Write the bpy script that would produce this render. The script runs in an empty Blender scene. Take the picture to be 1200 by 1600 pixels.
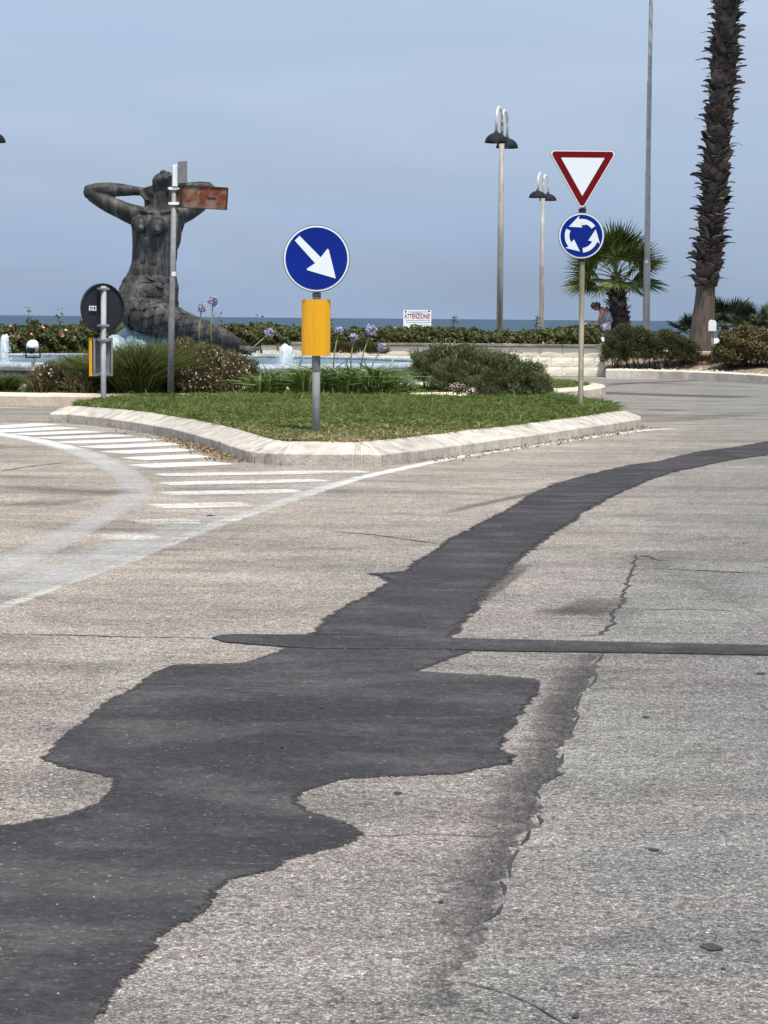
import bpy, bmesh, math, random
import numpy as np
from mathutils import Vector, Matrix, Euler, noise
from mathutils.geometry import tessellate_polygon
R = math.radians
random.seed(7); rng = np.random.default_rng(11)
scene = bpy.context.scene
col = scene.collection

# ---------------------------------------------------------------- camera
FPX = 3422.0; CAMZ = 1.3
pitch = math.atan(303/FPX); roll = R(0.49)
fwd = Vector((0, math.cos(pitch), -math.sin(pitch)))
r0 = Vector((1, 0, 0)); u0 = r0.cross(fwd)
rt = (r0*math.cos(roll) + u0*math.sin(roll)).normalized()
up = rt.cross(fwd)
cam = bpy.data.cameras.new('camera'); cam_o = bpy.data.objects.new('camera', cam); col.objects.link(cam_o)
cam.sensor_fit = 'VERTICAL'; cam.sensor_height = 36; cam.lens = 77; cam.clip_start = 0.1; cam.clip_end = 30000
m = Matrix((rt, up, -fwd)).transposed().to_4x4(); m.translation = Vector((0, 0, CAMZ)); cam_o.matrix_world = m
scene.camera = cam_o

# ---------------------------------------------------------------- sky, sun, exposure
SUN_EL, SUN_AZ = 68.0, 20.0          # azimuth measured to the right of straight behind the camera
world = bpy.data.worlds.new('World'); scene.world = world; world.use_nodes = True
wn = world.node_tree.nodes; wl = world.node_tree.links; wn.clear()
sky = wn.new('ShaderNodeTexSky'); sky.sky_type = 'NISHITA'; sky.sun_disc = False
sky.sun_elevation = R(SUN_EL); sky.sun_rotation = R(180 - SUN_AZ)
sky.air_density = 1.0; sky.dust_density = 2.0; sky.ozone_density = 1.5; sky.altitude = 0
tc = wn.new('ShaderNodeTexCoord'); mp = wn.new('ShaderNodeMapping'); mp.inputs['Scale'].default_value = (1.2, 1.2, 9)
wl.new(tc.outputs['Generated'], mp.inputs['Vector'])
nz = wn.new('ShaderNodeTexNoise'); nz.inputs['Scale'].default_value = 3.2; nz.inputs['Detail'].default_value = 5; nz.inputs['Distortion'].default_value = .6
wl.new(mp.outputs[0], nz.inputs['Vector'])
rp = wn.new('ShaderNodeValToRGB'); rp.color_ramp.elements[0].position = .30; rp.color_ramp.elements[1].position = .75
rp.color_ramp.elements[0].color = (.74, .74, .74, 1); rp.color_ramp.elements[1].color = (.97, .97, .97, 1)
wl.new(nz.outputs['Fac'], rp.inputs[0])
mixs = wn.new('ShaderNodeMixRGB'); pass
sx = wn.new('ShaderNodeSeparateXYZ'); wl.new(tc.outputs['Generated'], sx.inputs[0])
vg = wn.new('ShaderNodeValToRGB'); vg.color_ramp.elements[0].position = 0; vg.color_ramp.elements[1].position = .25      # thin high overcast veil
vg.color_ramp.elements[0].color = (.335, .440, .625, 1); vg.color_ramp.elements[1].color = (.62, .735, .93, 1)
wl.new(sx.outputs[2], vg.inputs[0]); sc8 = wn.new('ShaderNodeVectorMath'); sc8.operation = 'SCALE'; sc8.inputs['Scale'].default_value = 10.4; wl.new(vg.outputs[0], sc8.inputs[0])
mp2 = wn.new('ShaderNodeMapping'); mp2.inputs['Scale'].default_value = (1.6, 1.6, 6); wl.new(tc.outputs['Generated'], mp2.inputs['Vector'])
n2 = wn.new('ShaderNodeTexNoise'); n2.inputs['Scale'].default_value = 2.4; n2.inputs['Detail'].default_value = 7; n2.inputs['Roughness'].default_value = .55; n2.inputs['Distortion'].default_value = .8; wl.new(mp2.outputs[0], n2.inputs['Vector'])
cr2 = wn.new('ShaderNodeValToRGB'); cr2.color_ramp.elements[0].position = .34; cr2.color_ramp.elements[1].position = .70; cr2.color_ramp.elements[0].color = (.955, .97, .985, 1); cr2.color_ramp.elements[1].color = (1.10, 1.08, 1.05, 1); wl.new(n2.outputs['Fac'], cr2.inputs[0])
vm2 = wn.new('ShaderNodeVectorMath'); vm2.operation = 'MULTIPLY'; wl.new(sc8.outputs[0], vm2.inputs[0]); wl.new(cr2.outputs[0], vm2.inputs[1]); wl.new(vm2.outputs[0], mixs.inputs[2])
wl.new(rp.outputs[0], mixs.inputs[0]); wl.new(sky.outputs[0], mixs.inputs[1])
bg = wn.new('ShaderNodeBackground'); bg.inputs['Strength'].default_value = 0.10
wo = wn.new('ShaderNodeOutputWorld'); wl.new(mixs.outputs[0], bg.inputs[0]); wl.new(bg.outputs[0], wo.inputs[0])
sun = bpy.data.lights.new('sun', 'SUN'); sun.energy = 5.0; sun.angle = R(0.55); sun.color = (1, .955, .88)
sun_o = bpy.data.objects.new('sun', sun); col.objects.link(sun_o)
sv = Vector((math.sin(R(SUN_AZ))*math.cos(R(SUN_EL)), -math.cos(R(SUN_AZ))*math.cos(R(SUN_EL)), math.sin(R(SUN_EL))))
sun_o.rotation_euler = sv.to_track_quat('Z', 'Y').to_euler(); sun_o.location = (10, -10, 30)
vs = scene.view_settings; vs.view_transform = 'Standard'; vs.look = 'None'; vs.gamma = 1; vs.use_curve_mapping = False; vs.exposure = 0
scene.render.engine = 'CYCLES'

# ---------------------------------------------------------------- photo pixel (1200x1600) -> place
def ray(px, py): return fwd + rt*((px-600)/FPX) - up*((py-800)/FPX)
def G(px, py, z=0.0):
    d = ray(px, py); t = (z-CAMZ)/d.z
    return Vector((d.x*t, d.y*t, z))
def W(px, py, D):
    d = ray(px, py); t = D/d.y
    return Vector((d.x*t, D, CAMZ+d.z*t))

# ---------------------------------------------------------------- materials
def newmat(name):
    mt = bpy.data.materials.new(name); mt.use_nodes = True
    nt = mt.node_tree; nt.nodes.clear()
    out = nt.nodes.new('ShaderNodeOutputMaterial'); b = nt.nodes.new('ShaderNodeBsdfPrincipled')
    nt.links.new(b.outputs[0], out.inputs[0])
    return mt, nt, b, out
class N:
    """small node helper"""
    def __init__(s, nt): s.nt = nt
    def n(s, t, **k):
        x = s.nt.nodes.new(t)
        for a, v in k.items(): setattr(x, a, v)
        return x
    def l(s, a, b): s.nt.links.new(a, b)
    def pos(s, scale=(1, 1, 1), obj=False):
        mp = s.n('ShaderNodeMapping'); mp.inputs['Scale'].default_value = scale
        s.l(s.n('ShaderNodeTexCoord').outputs['Object'] if obj else s.n('ShaderNodeNewGeometry').outputs['Position'], mp.inputs['Vector'])
        return mp.outputs[0]
    def noise(s, vec, scale, detail=4, rough=.55, dist=0):
        x = s.n('ShaderNodeTexNoise'); x.inputs['Scale'].default_value = scale; x.inputs['Detail'].default_value = detail
        x.inputs['Roughness'].default_value = rough; x.inputs['Distortion'].default_value = dist; s.l(vec, x.inputs['Vector']); return x.outputs['Fac']
    def voro(s, vec, scale, feat='F1'):
        x = s.n('ShaderNodeTexVoronoi'); x.feature = feat; x.inputs['Scale'].default_value = scale; s.l(vec, x.inputs['Vector']); return x
    def ramp(s, fac, stops):
        x = s.n('ShaderNodeValToRGB'); e = x.color_ramp.elements
        while len(e) < len(stops): e.new(.5)
        for i, (p, c) in enumerate(stops):
            e[i].position = p; e[i].color = (c, c, c, 1) if isinstance(c, (int, float)) else (*c, 1)
        s.l(fac, x.inputs[0]); return x.outputs[0]
    def mix(s, fac, a, b, t='MIX'):
        x = s.n('ShaderNodeMixRGB', blend_type=t)
        for i, v in ((0, fac), (1, a), (2, b)):
            if isinstance(v, (int, float)): x.inputs[i].default_value = v if i == 0 else (v, v, v, 1)
            elif isinstance(v, tuple): x.inputs[i].default_value = (*v, 1)
            else: s.l(v, x.inputs[i])
        return x.outputs[0]
    def math(s, op, a, b=0., clamp=False):
        x = s.n('ShaderNodeMath', operation=op); x.use_clamp = clamp
        for i, v in ((0, a), (1, b)):
            if isinstance(v, (int, float)): x.inputs[i].default_value = v
            else: s.l(v, x.inputs[i])
        return x.outputs[0]
    def bump(s, h, dist, strength=1.0):
        x = s.n('ShaderNodeBump'); x.inputs['Strength'].default_value = strength; x.inputs['Distance'].default_value = dist
        s.l(h, x.inputs['Height']); return x.outputs[0]
def simple(name, c1, c2=None, scale=6, rough=.7, bump=0, bscale=None, metal=0, spec=.4, rv=0, stretch=(1, 1, 1), lo=.35, hi=.65, obj=False):
    mt, nt, b, out = newmat(name); h = N(nt)
    v = h.pos(stretch, obj); c = None
    c2 = c2 or tuple(x*.82 for x in c1)
    c = h.mix(h.ramp(h.noise(v, scale, 5, .6), [(lo, 0), (hi, 1)]), c1, c2)
    if rv:
        rr = h.n('ShaderNodeObjectInfo').outputs['Random']
        c = h.mix(1, c, h.ramp(rr, [(0, 1-rv), (1, 1+rv)]), 'MULTIPLY')
    h.l(c, b.inputs['Base Color']); b.inputs['Roughness'].default_value = rough; b.inputs['Metallic'].default_value = metal
    b.inputs['Specular IOR Level'].default_value = spec
    if bump: h.l(h.bump(h.noise(v, bscale or scale*4, 4), bump), b.inputs['Normal'])
    return mt
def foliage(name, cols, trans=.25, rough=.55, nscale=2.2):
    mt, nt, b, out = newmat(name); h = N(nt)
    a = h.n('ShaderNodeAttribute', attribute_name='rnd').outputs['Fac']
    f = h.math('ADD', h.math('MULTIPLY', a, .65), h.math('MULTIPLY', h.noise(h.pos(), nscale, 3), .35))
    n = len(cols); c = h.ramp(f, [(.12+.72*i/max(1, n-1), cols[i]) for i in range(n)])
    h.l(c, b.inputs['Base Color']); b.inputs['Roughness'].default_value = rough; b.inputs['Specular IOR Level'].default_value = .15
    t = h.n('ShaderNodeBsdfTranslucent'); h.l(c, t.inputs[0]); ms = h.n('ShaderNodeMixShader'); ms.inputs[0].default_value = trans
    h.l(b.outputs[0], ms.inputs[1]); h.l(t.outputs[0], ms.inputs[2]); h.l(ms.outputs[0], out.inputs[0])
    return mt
def alpha_out(h, b, out, mask):
    t = h.n('ShaderNodeBsdfTransparent'); ms = h.n('ShaderNodeMixShader')
    h.l(mask, ms.inputs[0]); h.l(t.outputs[0], ms.inputs[1]); h.l(b.outputs[0], ms.inputs[2]); h.l(ms.outputs[0], out.inputs[0])

def stones_layer(h, v):
    """mineral aggregate: multiplies a base colour (mean about 1)"""
    va = h.voro(v, 145); vb = h.voro(v, 260)
    sa = h.n('ShaderNodeSeparateColor'); h.l(va.outputs['Color'], sa.inputs[0])
    sb = h.n('ShaderNodeSeparateColor'); h.l(vb.outputs['Color'], sb.inputs[0])
    a = h.ramp(sa.outputs[0], [(0, .55), (.45, .82), (.75, 1.10), (.93, 1.35), (1, 1.75)])
    bb = h.ramp(sb.outputs[1], [(0, .62), (.6, 1.0), (1, 1.4)])
    m_ = h.mix(1, a, bb, 'MULTIPLY')
    clump = h.ramp(h.noise(v, 34, 4, .8), [(.28, .68), (.5, 1.0), (.72, 1.28)])
    crv = h.ramp(va.outputs['Distance'], [(.28, 1.08), (.72, .68)]); m_ = h.mix(1, m_, crv, 'MULTIPLY')
    return h.mix(1, m_, clump, 'MULTIPLY'), va.outputs['Distance'], sa.outputs[2]
def asphalt_mat():
    mt, nt, b, out = newmat('worn_asphalt'); h = N(nt)
    v = h.pos(); vw = h.pos((.5, 1.6, 1))
    st, dist, hue = stones_layer(h, v)
    sep = h.n('ShaderNodeSeparateXYZ'); h.l(v, sep.inputs[0])
    # dusty, paler surface along the islands; greyer in the driving lane on the right and in the foreground
    lane = h.math('ADD', h.math('MULTIPLY', sep.outputs[1], .085), h.math('MULTIPLY', sep.outputs[0], -.30))
    lane = h.math('ADD', lane, h.math('MULTIPLY', h.noise(v, .45, 4), 1.1))
    dusty = h.ramp(lane, [(.0, 0), (.25, .35), (.55, .75), (1, 1)]) if False else h.ramp(h.math('MULTIPLY', lane, .42), [(.33, 0), (.82, 1)])
    base = h.mix(dusty, (.262, .243, .227), (.44, .385, .315))
    pink = h.ramp(h.noise(h.pos((.9, 1.3, 1)), 1.1, 5, .65, .5), [(.45, 0), (.66, 1)])
    base = h.mix(h.math('MULTIPLY', pink, .6), base, (.312, .255, .243))
    grn = h.ramp(h.noise(h.pos((1, 1, 1)), 1.9, 5, .6), [(.5, 0), (.72, 1)])
    base = h.mix(h.math('MULTIPLY', grn, .45), base, (.185, .186, .178))
    far = h.ramp(h.math('MULTIPLY', sep.outputs[1], .01), [(.262, 0), (.30, 1)])
    base = h.mix(far, base, (.30, .275, .245))
    side = h.math('ADD', h.math('MULTIPLY', sep.outputs[1], -.157), h.math('ADD', sep.outputs[0], .55))
    side = h.math('ADD', side, h.math('MULTIPLY', h.math('SUBTRACT', h.noise(v, 1.3, 5, .7), .5), .5))
    base = h.mix(h.ramp(side, [(0, 0), (.10, 1)]), base, h.mix(1, base, (.90, .94, .935), 'MULTIPLY'))
    # broad tonal wear, tyre tracks running with the traffic
    wear = h.ramp(h.noise(vw, .9, 6, .62), [(.3, .66), (.5, 1.0), (.72, 1.20)])
    wear2 = h.ramp(h.noise(h.pos((.6, 1.5, 1)), 2.1, 7, .72), [(.32, .80), (.5, 1.0), (.7, 1.08)])
    base = h.mix(1, base, wear, 'MULTIPLY'); base = h.mix(1, base, wear2, 'MULTIPLY')
    stain = h.ramp(h.noise(h.pos((.7, 1.7, 1)), .55, 5, .7, 1.2), [(.55, 1), (.68, .74)])
    base = h.mix(1, base, stain, 'MULTIPLY')
    grit = h.ramp(h.noise(h.pos((1, 2.2, 1)), 9, 6, .85), [(.34, .60), (.48, 1), (.64, 1.14)])
    base = h.mix(1, base, grit, 'MULTIPLY')
    pv = h.voro(h.pos((1, 1, 1)), 38); ps_ = h.n('ShaderNodeSeparateColor'); h.l(pv.outputs['Color'], ps_.inputs[0])
    pit = h.math('MULTIPLY', h.ramp(ps_.outputs[0], [(.14, 1), (.17, 0)]), h.ramp(pv.outputs['Distance'], [(.25, 1), (.42, 0)]))
    base = h.mix(h.math('MULTIPLY', pit, .62), base, (.075, .068, .062))
    brt = h.math('MULTIPLY', h.ramp(ps_.outputs[1], [(.88, 0), (.90, 1)]), h.ramp(pv.outputs['Distance'], [(.22, 1), (.36, 0)]))
    base = h.mix(h.math('MULTIPLY', brt, .5), base, (.56, .53, .48))
    c = h.mix(1, base, st, 'MULTIPLY')
    h.l(c, b.inputs['Base Color']); b.inputs['Roughness'].default_value = .95; b.inputs['Specular IOR Level'].default_value = .12
    hh = h.math('ADD', h.math('MULTIPLY', dist, -1.0), h.math('MULTIPLY', h.noise(v, 30, 5, .8), .7))
    h.l(h.bump(hh, .006, .8), b.inputs['Normal'])
    return mt
def new_asphalt_mat():
    mt, nt, b, out = newmat('fresh_asphalt_patch'); h = N(nt); v = h.pos()
    va = h.voro(v, 130); sa = h.n('ShaderNodeSeparateColor'); h.l(va.outputs['Color'], sa.inputs[0])
    s_ = h.ramp(sa.outputs[0], [(0, .80), (.6, 1.0), (.97, 1.2), (.992, 1.9), (1, 3.0)])
    base = h.mix(h.ramp(h.noise(v, .8, 5, .6), [(.35, 0), (.65, 1)]), (.034, .032, .0345), (.050, .047, .0495))
    base = h.mix(h.math('MULTIPLY', h.ramp(h.noise(h.pos((1, 1.6, 1)), 1.7, 6, .7), [(.46, 0), (.70, 1)]), .85), base, (.090, .085, .083))
    scr = h.ramp(h.noise(h.pos((1.2, 60, 1)), 1.5, 5, .7), [(.56, 0), (.64, 1)])
    scrm = h.ramp(h.noise(v, .9, 2), [(.55, 0), (.65, 1)])
    base = h.mix(h.math('MULTIPLY', h.math('MULTIPLY', scr, scrm), .5), base, (.17, .165, .16))
    cl = h.ramp(h.noise(v, 26, 4, .75), [(.3, .78), (.7, 1.25)])
    base = h.mix(1, base, cl, 'MULTIPLY')
    h.l(h.mix(1, base, s_, 'MULTIPLY'), b.inputs['Base Color']); b.inputs['Roughness'].default_value = .95; b.inputs['Specular IOR Level'].default_value = .1
    h.l(h.bump(h.math('ADD', h.math('MULTIPLY', va.outputs['Distance'], -.6), h.noise(v, 40, 4, .7)), .004, .7), b.inputs['Normal'])
    return mt
def soft_dark_mat(name, colr, a0, a1, amul=.85, grain=0):
    """thin bitumen film / stain / painted shadow; 'fade' attribute 1 in the middle, 0 at a soft border"""
    mt, nt, b, out = newmat(name); h = N(nt); v = h.pos()
    st, dist, hue = stones_layer(h, v)
    h.l(h.mix(1, colr, st, 'MULTIPLY'), b.inputs['Base Color']); b.inputs['Roughness'].default_value = .95; b.inputs['Specular IOR Level'].default_value = .1
    f = h.n('ShaderNodeAttribute', attribute_name='fade').outputs['Fac']
    nn = h.math('ADD', h.noise(v, 26, 6, .8), h.math('MULTIPLY', h.math('SUBTRACT', h.noise(h.pos((.6, 2, 1)), 3, 4, .7), .5), .8))
    mk = h.math('ADD', h.math('MULTIPLY', f, 1.5), h.math('SUBTRACT', nn, .80))
    if grain:
        gn = h.math('ADD', h.math('MULTIPLY', h.noise(v, 55, 4, .8), .55), h.math('MULTIPLY', h.noise(v, 9, 4, .7), .45))
        mk = h.math('ADD', f, h.math('MULTIPLY', h.math('SUBTRACT', gn, .5), grain))
    mk = h.ramp(mk, [(a0, 0), (a1, 1)])
    alpha_out(h, b, out, h.math('MULTIPLY', mk, amul)); return mt
def paint_mat(name, colr, lo, hi, amul=1.0):
    mt, nt, b, out = newmat(name); h = N(nt); v = h.pos()
    c = h.mix(h.ramp(h.noise(v, 14, 5, .7), [(.35, 0), (.65, 1)]), colr, tuple(x*.72 for x in colr))
    h.l(c, b.inputs['Base Color']); b.inputs['Roughness'].default_value = .75
    f = h.n('ShaderNodeAttribute', attribute_name='fade').outputs['Fac']
    nn = h.math('ADD', h.math('MULTIPLY', h.noise(v, 34, 5, .85), .62), h.math('MULTIPLY', h.noise(h.pos((.8, 2, 1)), 2.2, 5, .7), .38))
    mk = h.ramp(h.math('ADD', nn, h.math('MULTIPLY', h.math('SUBTRACT', f, 1), .35)), [(lo, 0), (hi, 1)])
    alpha_out(h, b, out, h.math('MULTIPLY', mk, amul))
    h.l(h.bump(h.noise(v, 40, 4), .002), b.inputs['Normal']); return mt

MT = {}
MT['asphalt'] = asphalt_mat(); MT['fresh'] = new_asphalt_mat()
MT['film'] = soft_dark_mat('bitumen_film', (.092, .085, .083), .10, .85, .78)
MT['fringe'] = soft_dark_mat('patch_fringe', (.060, .056, .056), .50, .62, .92, 2.6)
MT['stain'] = soft_dark_mat('tyre_stain_and_shadow', (.12, .113, .108), .2, .95, .55)  # also colours the painted shadow strips on the far road
MT['crack'] = simple('crack_dark', (.018, .017, .016), (.05, .046, .04), 20)
MT['white_paint'] = paint_mat('road_paint_white', (.76, .74, .69), .35, .52, .88)
MT['old_paint'] = paint_mat('road_paint_worn', (.56, .545, .515), .34, .60, .72)
MT['line_paint'] = paint_mat('edge_line_paint', (.74, .72, .67), .40, .58, .88)
MT['kerb'] = simple('kerb_travertine', (.52, .475, .41), (.30, .265, .225), 7, .85, .009, 34, rv=.10, lo=.38, hi=.70)
MT['mortar'] = simple('mortar', (.80, .78, .72), (.62, .58, .5), 12, .9, .003)
MT['far_kerb'] = simple('far_kerb_concrete', (.68, .62, .52), (.48, .42, .34), 3, .9, .006, 30, rv=.10)
MT['wall_block'] = simple('cream_split_block', (.90, .84, .70), (.80, .73, .58), 4, .9, .008, 24, rv=.04)
MT['coping'] = simple('coping_stone', (.36, .31, .27), (.16, .13, .11), 2.5, .9, .01, rv=.15)
MT['soil'] = simple('soil', (.17, .12, .08), (.30, .24, .17), 9, .95, .03, 30)
MT['pave'] = simple('promenade_paving', (.5, .47, .42), (.42, .39, .35), 2, .9)
MT['sand'] = simple('sand', (.5, .43, .33), (.45, .38, .29), 2, .95)
MT['galv'] = simple('galvanised_steel', (.30, .305, .31), (.19, .195, .20), 9, .62, .0015, 60, .15, .35, lo=.3, hi=.7)
MT['galv_light'] = simple('galvanised_mast', (.40, .41, .42), (.29, .30, .31), 5, .65, .001, 40, spec=.3)
MT['galv_dark'] = simple('dull_steel', (.20, .20, .21), (.12, .12, .125), 14, .55, .002, 50, .3)
MT['beige_post'] = simple('weathered_beige_post', (.40, .36, .27), (.25, .22, .17), 10, .65, .002, 60, .15, stretch=(1, 1, .25))
MT['white_metal'] = simple('white_enamel', (.86, .88, .88), (.80, .81, .80), 3, .35, 0, spec=.5)
MT['sign_white'] = simple('retroreflective_white', (.80, .86, .88), (.76, .82, .85), 60, .35)
MT['sign_blue'] = simple('sign_blue', (.002, .022, .25), (.002, .018, .21), 3, .5, spec=.15)
MT['sign_red'] = simple('sign_red', (.17, .002, .006), (.14, .002, .005), 3, .5, spec=.15)
MT['sign_back'] = simple('sign_back_dark', (.020, .024, .032), (.013, .016, .022), 6, .55)
MT['black'] = simple('black_metal', (.015, .016, .018), (.03, .03, .032), 8, .5)
MT['lamp_shade'] = simple('lamp_shade_dark', (.010, .012, .015), (.018, .020, .024), 6, .7, spec=.15)
MT['lamp_arm'] = simple('lamp_arm_pale', (.66, .66, .64), (.52, .51, .48), 8, .45, .001, metal=.2)
MT['lamp_post'] = simple('lamp_post_pale', (.38, .365, .335), (.25, .24, .225), 7, .6, .002, stretch=(1, 1, .3), metal=.15)
MT['red_text'] = simple('red_lettering', (.42, .02, .05), None, 5, .5)
MT['grey_text'] = simple('grey_print', (.30, .33, .36), None, 5, .5)
def yellow_mat():
    mt, nt, b, out = newmat('yellow_retroreflective'); h = N(nt)
    v = h.pos(obj=True)
    c = h.mix(h.ramp(h.noise(v, 160, 3, .8), [(.35, 0), (.65, 1)]), (.84, .42, .008), (.76, .36, .004))
    st = h.ramp(h.noise(h.pos((60, 60, 1.5), True), 1, 3), [(.35, .88), (.55, 1)])
    h.l(h.mix(1, c, st, 'MULTIPLY'), b.inputs['Base Color']); b.inputs['Roughness'].default_value = .45
    return mt
MT['yellow'] = yellow_mat()
def rust_mat():
    mt, nt, b, out = newmat('rusted_enamel'); h = N(nt); v = h.pos()
    m1 = h.ramp(h.noise(v, 4.2, 5, .6, .4), [(.42, 0), (.56, 1)])
    c = h.mix(m1, (.22, .155, .12), (.21, .05, .016)); c = h.mix(h.ramp(h.noise(v, 9, 5, .7), [(.5, 0), (.62, 1)]), c, (.10, .026, .013))
    h.l(c, b.inputs['Base Color']); b.inputs['Roughness'].default_value = .75; h.l(h.bump(h.noise(v, 60), .002), b.inputs['Normal']); return mt
MT['rust'] = rust_mat()
def bronze_mat():
    mt, nt, b, out = newmat('weathered_statue'); h = N(nt); v = h.pos()
    c = h.mix(h.ramp(h.noise(v, 3.2, 6, .7), [(.34, 0), (.66, 1)]), (.016, .0155, .0155), (.052, .049, .047))
    stv = h.ramp(h.noise(h.pos((1, 1, .22)), 7, 6, .72), [(.48, 0), (.74, 1)])
    c = h.mix(h.math('MULTIPLY', stv, .75), c, (.20, .19, .178))
    c = h.mix(h.math('MULTIPLY', h.ramp(h.noise(v, 5, 4, .6), [(.5, 0), (.70, 1)]), .5), c, (.022, .021, .021))
    h.l(c, b.inputs['Base Color']); b.inputs['Roughness'].default_value = .55; b.inputs['Specular IOR Level'].default_value = .22
    h.l(h.bump(h.noise(v, 20, 5, .6), .008, .8), b.inputs['Normal']); return mt
MT['bronze'] = bronze_mat()
def mosaic_mat(name, cols, scale=28, grout=(.30, .34, .35)):
    mt, nt, b, out = newmat(name); h = N(nt); v = h.pos()
    vo = h.voro(v, scale); vo.distance = 'CHEBYCHEV'; vo.inputs['Randomness'].default_value = .25
    s_ = h.n('ShaderNodeSeparateColor'); h.l(vo.outputs['Color'], s_.inputs[0])
    n = len(cols); c = h.ramp(s_.outputs[0], [(i/n, cols[i]) for i in range(n)])
    nt.nodes[-1].color_ramp.interpolation = 'CONSTANT'
    c = h.mix(h.ramp(vo.outputs['Distance'], [(.40, 0), (.5, 1)]), c, grout)
    dirt = h.ramp(h.noise(v, 2.5, 5, .7), [(.35, .65), (.65, 1.05)])
    h.l(h.mix(1, c, dirt, 'MULTIPLY'), b.inputs['Base Color']); b.inputs['Roughness'].default_value = .35
    h.l(h.bump(h.math('MULTIPLY', vo.outputs['Distance'], -1), .004), b.inputs['Normal']); return mt
MT['mosaic_rim'] = mosaic_mat('rim_mosaic', [(.30, .36, .42), (.38, .43, .47), (.24, .30, .36), (.50, .53, .55)], 26)
MT['mosaic_wall'] = mosaic_mat('basin_wall_mosaic', [(.34, .36, .30), (.50, .50, .44), (.16, .18, .14), (.26, .29, .24), (.60, .60, .54)], 30)
MT['mosaic_teal'] = mosaic_mat('pedestal_mosaic', [(.06, .20, .25), (.03, .10, .14), (.16, .34, .38), (.30, .48, .50), (.05, .15, .20)], 42)
MT['mosaic_pale'] = mosaic_mat('pale_mosaic', [(.50, .68, .70), (.66, .76, .76), (.30, .52, .56), (.62, .70, .70)], 42)
def water_mat(name, colr, rough, bscale, bdist, spec=.5, st=(1, 1, 1)):
    mt, nt, b, out = newmat(name); h = N(nt); v = h.pos(st)
    c = h.mix(h.ramp(h.noise(v, bscale*.35, 5, .6), [(.35, 0), (.65, 1)]), colr, tuple(x*.72 for x in colr))
    h.l(c, b.inputs['Base Color']); b.inputs['Roughness'].default_value = rough; b.inputs['Specular IOR Level'].default_value = spec
    h.l(h.bump(h.noise(v, bscale, 6, .65), bdist), b.inputs['Normal']); return mt
MT['sea'] = water_mat('sea_water', (.030, .068, .105), .6, .5, .5, .22, (.25, 1, 1))
MT['pool'] = water_mat('pool_water', (.10, .20, .25), .08, 5, .03)
def foam_mat():
    mt, nt, b, out = newmat('water_foam'); h = N(nt); v = h.pos((1, 1, .35))
    b.inputs['Base Color'].default_value = (.86, .92, .95, 1); b.inputs['Roughness'].default_value = .35
    b.inputs['Subsurface Weight'].default_value = .3; b.inputs['Subsurface Radius'].default_value = (.1, .12, .14)
    mk = h.ramp(h.noise(v, 18, 5, .7), [(.36, .45), (.58, 1)])
    h.l(h.bump(h.noise(v, 30, 5, .7), .02), b.inputs['Normal'])
    alpha_out(h, b, out, mk); return mt
MT['foam'] = foam_mat()
MT['grass'] = foliage('lawn_grass', [(.045, .072, .015), (.095, .138, .028), (.17, .215, .055), (.30, .32, .13)], .35, .5, 1.2)
MT['dry_grass'] = foliage('dry_grass', [(.18, .16, .07), (.32, .27, .14), (.46, .38, .22)], .2)
MT['tall_grass'] = foliage('tall_grass', [(.035, .044, .012), (.085, .110, .030), (.17, .20, .06), (.32, .31, .15)], .3)
MT['gaura'] = foliage('gaura_leaf', [(.035, .034, .014), (.085, .082, .032), (.16, .135, .06), (.27, .21, .12)], .25)
MT['gaura_fl'] = foliage('gaura_flower', [(.62, .38, .36), (.78, .66, .58), (.85, .80, .72)], .3)
MT['agap'] = foliage('agapanthus_leaf', [(.06, .105, .025), (.12, .19, .05), (.21, .29, .09), (.42, .45, .22)], .3, .4)
MT['agap_fl'] = foliage('agapanthus_flower', [(.30, .28, .44), (.50, .48, .66), (.78, .77, .86)], .35)
MT['stalk'] = simple('flower_stalk', (.24, .30, .12), (.17, .22, .08), 8)
MT['hedge'] = foliage('hedge_leaf', [(.014, .020, .007), (.038, .050, .014), (.082, .096, .030), (.17, .155, .07)], .25, .4)
MT['rosem'] = foliage('rosemary_leaf', [(.034, .038, .018), (.085, .098, .042), (.16, .18, .08), (.28, .28, .15)], .2)
MT['olive_bush'] = foliage('olive_bush_leaf', [(.020, .022, .012), (.055, .060, .028), (.105, .110, .050), (.17, .165, .085)], .2)
MT['brown_bush'] = foliage('brown_bush_leaf', [(.035, .030, .014), (.075, .062, .028), (.125, .100, .045), (.17, .15, .07)], .2)
MT['twig'] = simple('twig', (.10, .075, .05), (.06, .045, .03), 12)
MT['rose_pink'] = foliage('rose_petals', [(.75, .16, .14), (.85, .42, .36), (.88, .74, .66)], .3)
MT['palm_leaf'] = foliage('fan_palm_leaf', [(.018, .038, .010), (.050, .085, .020), (.13, .17, .04), (.26, .28, .08)], .25, .38)
MT['palm_dark'] = foliage('dwarf_palm_leaf', [(.010, .022, .014), (.024, .045, .025), (.055, .080, .040), (.12, .14, .07)], .2, .38)
MT['palm_stem'] = simple('palm_petiole', (.16, .19, .06), (.10, .12, .04), 8)
MT['palm_trunk'] = simple('palm_trunk_smooth', (.115, .086, .066), (.048, .038, .032), 5, .9, .02, 14, stretch=(3.5, 3.5, .5))
MT['palm_core'] = simple('palm_trunk_core', (.03, .024, .02), (.05, .04, .032), 8, .95, .03)
MT['boot'] = simple('palm_leaf_base', (.120, .103, .092), (.032, .027, .024), 7, .85, .01, 22, rv=.45)
MT['litter'] = foliage('dry_leaf_litter', [(.12, .075, .04), (.24, .16, .09), (.38, .28, .18)], .1)
MT['rock'] = simple('small_rock', (.52, .46, .38), (.34, .28, .22), 6, .9, .02, rv=.2)
MT['skin'] = simple('skin_tanned', (.22, .09, .055), (.18, .075, .045), 8, .55)
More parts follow.
